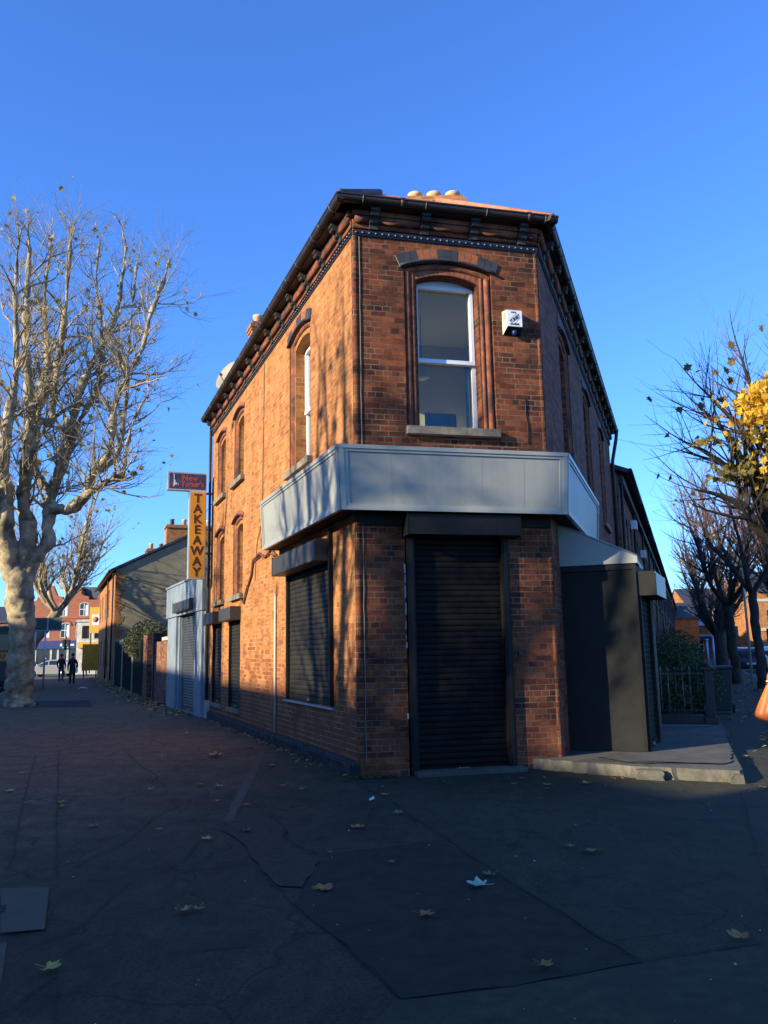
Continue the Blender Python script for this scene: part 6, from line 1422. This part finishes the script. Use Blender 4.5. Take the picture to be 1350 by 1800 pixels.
mb = MB(); mb.cbox(0, 1.15, -.2, 0, 3.75, 6.2, .03, 0, YS); mb.build('panel', 'yellow_paint', y_)
mb = MB(); mb.box(.25, .9, 0, .02, 4.5, 5.5, 0, YS); mb.lathe(YS(.57, .02, 5.05), [(.28, 0), (.28, .02)], 16, 1, (0, -1, 0)); mb.build('emblem', ['paper', 'leaf_orange'], y_)
mb = MB(); mb.box(.1, .2, -.15, -.05, 0, 3.75, 0, YS); mb.box(.9, 1.0, -.15, -.05, 0, 3.75, 0, YS); mb.build('post', 'gutter_iron', y_)
LB = frame((-22.2, 61.0), 90-21, 1); l_ = thing('yellow_board', 'low yellow advertising board standing in shade by the left street wall', 'sign', (-21.6, 61, 0))
mb = MB(); mb.cbox(0, 1.15, -.06, .06, .55, 2.45, .02, 0, LB); mb.build('panel', 'yellow_paint', l_); mb = MB(); mb.box(.1, .18, -.04, .04, 0, .55, 0, LB); mb.box(.95, 1.03, -.04, .04, 0, .55, 0, LB); mb.build('post', 'black_paint', l_)
mb = MB(); mb.box(1.2, 1.9, -.05, .05, 0, 1.0, 0, LB); tag(mb.build('white_board', 'white_paint', base=LB(1.5, 0, 0)), 'small white board leaning beside the yellow board on the left street', 'board')
DS = frame((-17.25, 40.0), 90, 1); d_ = thing('road_sign', 'large green-grey road sign board on posts beside the big plane trunk', 'road sign', (-16.3, 40, 0))
mb = MB(); mb.cbox(0, 1.62, -.06, 0, 2.78, 3.42, .02, 0, DS); mb.box(.95, 1.0, 0, .012, 2.8, 3.4, 1, DS); mb.box(.0, 1.62, 0, .01, 2.80, 2.83, 1, DS); mb.build('panel', ['sign_green', 'alloy'], d_)
for x in (.35, .85): mb = MB(); mb.tube([DS(x, -.1, 0), DS(x, -.1, 3.4)], .05, 8); mb.build('post', 'alloy', d_)
TL = frame((-28.9, 74.5), 90, 1); t_ = thing('traffic_light', 'pair of traffic light heads showing green in front of the far navy shop front', 'traffic light', (-28.6, 74.5, 0))
mb = MB(); mb.tube([TL(.3, 0, 0), TL(.3, 0, 3.4)], .055, 8); mb.build('post', 'gutter_iron', t_)
for x in (0, .42): mb = MB(); mb.cbox(x, x+.26, -.05, .14, 2.2, 3.1, .03, 0, TL); hd_ = mb.build('signal_head', 'black_paint', t_); mb = MB(); mb.lathe(TL(x+.13, .14, 2.38), [(.09, 0), (.08, .03)], 12, 0, (0, -1, 0)); mb.build('green_lens', 'lens_green', hd_)
# houses closing the view behind the left street
block('corner_terrace', 'brick row closing the street behind the navy shop front', 'building', (-64, 104), 90, 1, 20, 8, 6.0, 8.0, 'worn_brick', wins=6)

# ------------------------------------------------------------------ far end of the right street
b1 = block('end_house', 'orange lit end house with pale roof at the far end of the right terrace', 'house', (33.4, 104), 90, 1, 5.6, 8, 4.9, 6.9, 'bright_brick', wins=0, chim=False, parts=False)
b2 = block('banded_shop', 'brick shop with cream bands and pale blue sign, far end of the right street', 'building', (39.3, 108), 90, 1, 7.4, 9, 6.5, 9.0, 'bright_brick', wins=3)
f2 = frame((39.3, 108), 90, 1); mb = MB(); mb.box(0, 7.4, 0, .1, 5.6, 6.3, 0, f2); mb.box(0, 7.4, 0, .08, 2.75, 3.0, 0, f2); mb.box(0.1, 1.1, 0, .3, .1, 2.7, 0, f2); mb.build('band', 'ashlar', b2)
mb = MB(); mb.cbox(.2, 3.0, .1, .5, 4.0, 4.9, .05, 0, f2); sg_ = mb.build('shop_sign', 'sky_blue_sign', b2); mb = MB(); mb.box(.2, 3.0, .5, .51, 4.0, 4.1, 0, f2); mb.build('sign_stripe', 'lamp_red', sg_)
mb = MB(); mb.box(.9, 3.2, .1, .6, 2.2, 2.7, 0, f2); mb.build('awning', 'navy_paint', b2)
b3 = block('tall_brick_shop', 'tall orange brick building with cream bands and arched windows at the right edge', 'building', (41.6, 93), 90, 1, 12, 9, 7.4, 9.8, 'bright_brick', wins=4)
f3 = frame((41.6, 93), 90, 1); mb = MB()
for z in (3.05, 6.3): mb.box(0, 12, 0, .1, z, z+.3, 0, f3)
mb.box(0, 12, 0, .2, 0, .5, 0, f3); mb.build('band', 'ashlar', b3)
block('far_house', 'slate-roofed brick house between the banded shop and the tall building', 'house', (46.9, 109), 90, 1, 9, 8, 5.6, 8.6, 'bright_brick', wins=3)
RSg = frame((19.75, 50.0), 90, 1); r_ = thing('road_sign', 'dark rectangular road sign on a post beside the round-crowned far tree', 'road sign', (20.4, 50, 0))
mb = MB(); mb.cbox(0, 1.35, -.05, 0, 1.95, 2.65, .02, 0, RSg); mb.build('panel', 'sign_green', r_); mb = MB(); mb.tube([RSg(.5, -.08, 0), RSg(.5, -.08, 2.6)], .05, 8); mb.build('post', 'gutter_iron', r_)
for i, (x, y, h, lab) in enumerate(((23.0, 60.0, 1.9, 'left pole of the pale blue pair at the far end of the right pavement'), (23.6, 60.4, 2.1, 'right pole of the pale blue pair at the far end of the right pavement'))):
    mb = MB(); mb.tube([(x, y, 0), (x, y, h)], .07, 8); mb.lathe((x, y, h), [(.12, 0), (.12, .08), (.02, .1)], 10); tag(mb.build('street_pole', 'sky_blue_sign', base=(x, y, 0)), lab, 'pole')
g_ = thing('globe_lamp', 'small white globe lamp on a short post in front of the far right tree trunk', 'lamp', (21.7, 54.5, 0))
mb = MB(); mb.tube([(21.7, 54.5, 0), (21.7, 54.5, 1.15)], .05, 8); mb.build('post', 'black_paint', g_); mb = MB(); mb.lathe((21.7, 54.5, 1.12), [(.06, 0), (.17, .1), (.19, .2), (.15, .33), (.03, .4)], 12); mb.build('globe', 'white_upvc', g_)
mb = MB(); mb.tube([(14.3, 33.0, 0), (14.3, 33.0, 6.4)], .05, 10); mb.tube([(14.3, 33.0, 6.4), (14.5, 33.0, 6.6), (15.1, 33, 6.65)], .03, 8); mb.box(15.0, 15.4, 32.9, 33.1, 6.6, 6.7); tag(mb.build('lamp_post', 'alloy', base=(14.3, 33, 0)), 'slim grey lamp post between the two dark trunks on the right pavement', 'lamp post')
TLr = frame((25.9, 57.0), 90, 1); t_ = thing('traffic_light', 'traffic light with a red lens above the pale blue car at the right edge', 'traffic light', (26.1, 57, 0))
mb = MB(); mb.tube([TLr(.2, 0, 0), TLr(.2, 0, 2.6)], .05, 8); mb.build('post', 'gutter_iron', t_)
mb = MB(); mb.cbox(.07, .33, -.02, .14, 1.7, 2.6, .03, 0, TLr); hd_ = mb.build('signal_head', 'black_paint', t_); mb = MB(); mb.lathe(TLr(.2, .14, 2.42), [(.09, 0), (.08, .03)], 12, 0, (0, -1, 0)); mb.build('red_lens', 'lamp_red', hd_)

# ------------------------------------------------------------------ fallen leaves and litter
def plane_leaf(mb, c, s, rz, rnd, m=0):
    """five-lobed leaf with a stalk, slightly curled, lying on the ground"""
    lob = []
    for k in range(5):
        a_ = R_(-100+50*k)+rnd.gauss(0, .05); L = (.62, .85, 1.0, .85, .62)[k]
        lob += [(a_-R_(15), .80*L+rnd.gauss(0, .03)), (a_, L*rnd.uniform(.88, 1.04)), (a_+R_(14), .78*L+rnd.gauss(0, .03)), (a_+R_(25), .60)]
    lob = lob[:-1]; pts = [(.12, -.12)] + [(math.cos(a_)*r, math.sin(a_)*r) for a_, r in lob] + [(-.0, .0)]
    cu = rnd.uniform(.12, .5); tw = rnd.uniform(-.25, .25); c_, s2 = math.cos(rz), math.sin(rz)
    def z_(x, y): return .006+s*(cu*(x*x*.5+y*y)+tw*x*y*.8+.04*math.sin(9*x+5*y))
    vs = [(0.0, 0.0)]+pts[1:-1]; P_ = []
    ring_ = pts[1:-1]; mid = [(x*.5, y*.5) for x, y in ring_]
    allp = [(0, 0)]+mid+ring_; n = len(ring_)
    for x, y in allp: X, Y = x*s, y*s; P_.append((c[0]+X*c_-Y*s2, c[1]+X*s2+Y*c_, c[2]+z_(x, y)))
    fs = [(0, 1+i, 2+i) for i in range(n-1)]+[(1+i, 1+n+i, 2+n+i, 2+i) for i in range(n-1)]
    mb.add(P_, fs, m)
    q = [(c[0]+(-t*s)*c_, c[1]+(-t*s)*s2, c[2]+.008+.02*t) for t in (0, .35, .7)]; mb.tube(q, .0022, 4, m)
LM = {1: 'leaf_pale', 2: 'leaf_olive', 3: 'leaf_brown', 4: 'leaf_yellow', 5: 'leaf_tan', 6: 'leaf_orange'}
LN = {1: 'large pale green leaf lying upside down on the dark patch in the middle foreground', 2: 'small olive leaf on the dark pavement', 3: 'curled brown leaf on the dark pavement', 4: 'yellow leaf on the left of the pavement', 5: 'dry tan leaf on the dark pavement', 6: 'single small orange leaf on the far left of the pavement'}
SPECIAL = {1: 'olive leaf touching just above the large pale green leaf', 2: 'largest curled brown leaf, at the edge of the dark patch left of centre', 3: 'big yellow leaf at the lower left corner of the pavement', 4: 'brown leaf in the middle of the dark patch, below the pale green leaf', 5: 'tan leaf at lower left, between the yellow leaf and the dark patch', 6: 'thin tan leaf touching the right of the lower left tan leaf', 7: 'brown leaf below the corner of the building on the near pavement',
           12: 'flat brown leaf right of centre, right of the long pavement crack', 14: 'brown leaf at the right edge of the foreground beyond the long crack', 15: 'brown leaf by the lower end of the long pavement crack', 24: 'yellow leaf at the left edge of the pavement, halfway to the tree', 27: 'widest dry tan leaf near the left wall of the corner building', 13: 'small brown leaf just left of the flat brown leaf on the right'}
for i, (x, y, s, k) in enumerate(LEAVES):
    rnd = random.Random(100+i); mb = MB(); z0 = .012 if (x, y) != (0, 0) else 0
    plane_leaf(mb, (x, y, .013), .085*s*(1.0 if y < 9 else 1.25), rnd.random()*6.28 if i else R_(160), rnd)
    far = y > 9 and i not in SPECIAL
    lab = SPECIAL.get(i) or (LN[k]+(' by the building' if far and k in (2, 3, 5) else ''))
    tag(mb.build('leaf', LM[k], base=(x, y, 0), recalc=False), lab, 'leaf', 'leaves scattered on the pavement')
def drift(name, label, fn, n, size, seed, mats):
    rnd = random.Random(seed); mb = MB()
    for _ in range(n):
        x, y, z = fn(rnd); q = Vector((x, y, z)); s = size*(.5+rnd.random()); a_ = rnd.random()*6.28
        v = [(x+math.cos(a_+t)*s*r, y+math.sin(a_+t)*s*r, z+rnd.random()*s*.5) for t, r in ((0, .6), (1.2, .4), (2.4, .55), (3.8, .6), (5, .4))]
        mb.add(v, [(0, 1, 2, 3, 4)], rnd.randrange(len(mats)))
    return tag(mb.build(name, mats, recalc=False), label, 'leaf litter', kind='stuff')
def f1(r): q = WL(r.uniform(-5, 38), .05+abs(r.gauss(0, .45)), .02); return q
drift('leaf_drift', 'drift of dry brown and tan leaves along the foot of the left street walls', f1, 620, .10, 1, ['leaf_brown', 'leaf_tan', 'leaf_yellow'])
def f2_(r): y = r.uniform(9.8, 48); k = kerb_pt(1, y); return (k[0]-abs(r.gauss(0, 2.6))-.3, y, .02)
drift('leaf_drift', 'scattered pale dry leaves on the right street pavement', f2_, 900, .075, 2, ['leaf_brown', 'leaf_tan', 'leaf_tan', 'leaf_yellow'])
def f3_(r): q = LF(r.uniform(-.1, 10.8), .1+abs(r.gauss(0, .10)), .02); return q
drift('leaf_drift', 'crumbled leaves caught along the dark plinth of the corner building', f3_, 160, .045, 3, ['leaf_brown', 'leaf_tan'])
def f4_(r): return (r.uniform(-5, 4.5), 3.6+r.random()**1.4*12, .015)
drift('litter', 'tiny pale specks of litter and grit on the dark pavement', f4_, 420, .011, 4, ['speck', 'leaf_tan', 'concrete_side', 'concrete'])
mb = MB(); bm = bmesh.new(); bmesh.ops.create_icosphere(bm, subdivisions=2, radius=1); rr = random.Random(8)
for v in bm.verts: v.co *= rr.uniform(.55, 1.2)
mb.from_bm(bm, 0, lambda x, y, z: (-14.46+x*.22, 39.96+y*.12, .06+z*.06)); tag(mb.build('crumpled_paper', 'paper', base=(-14.46, 39.96, 0)), 'crumpled white paper lying on the left pavement behind the tree pit', 'litter')
for (x, y, lab) in ((-.20, 8.75, 'bright white scrap of paper on the pavement below the corner plinth'),):
    mb = MB(); mb.add([(x, y, .015), (x+.05, y+.01, .03), (x+.04, y+.06, .05), (x-.01, y+.04, .02)], [(0, 1, 2), (0, 2, 3)]); tag(mb.build('paper_scrap', 'paper', base=(x, y, 0)), lab, 'litter')
# moss and weeds at the corner foot
rnd = random.Random(17); mb = MB()
for k in range(260):
    a_ = rnd.random(); q = FF(-.1+a_*.55, .03+abs(rnd.gauss(0, .05)), .01+rnd.random()*.02); leaf(mb, Vector(q), .025, rnd)
for k in range(200):
    t = rnd.random(); p = lerp((.55, 7.4), (1.21, 4.28), t) if k % 2 else lerp((3.86, 9.45), (4.3, 8.0), t); leaf(mb, Vector((p[0]+rnd.gauss(0, .012), p[1]+rnd.gauss(0, .03), .014)), .014, rnd)
tag(mb.build('moss', 'hedge_leaf', recalc=False), 'moss and small weeds in the cracks and at the foot of the corner', 'moss', kind='stuff')
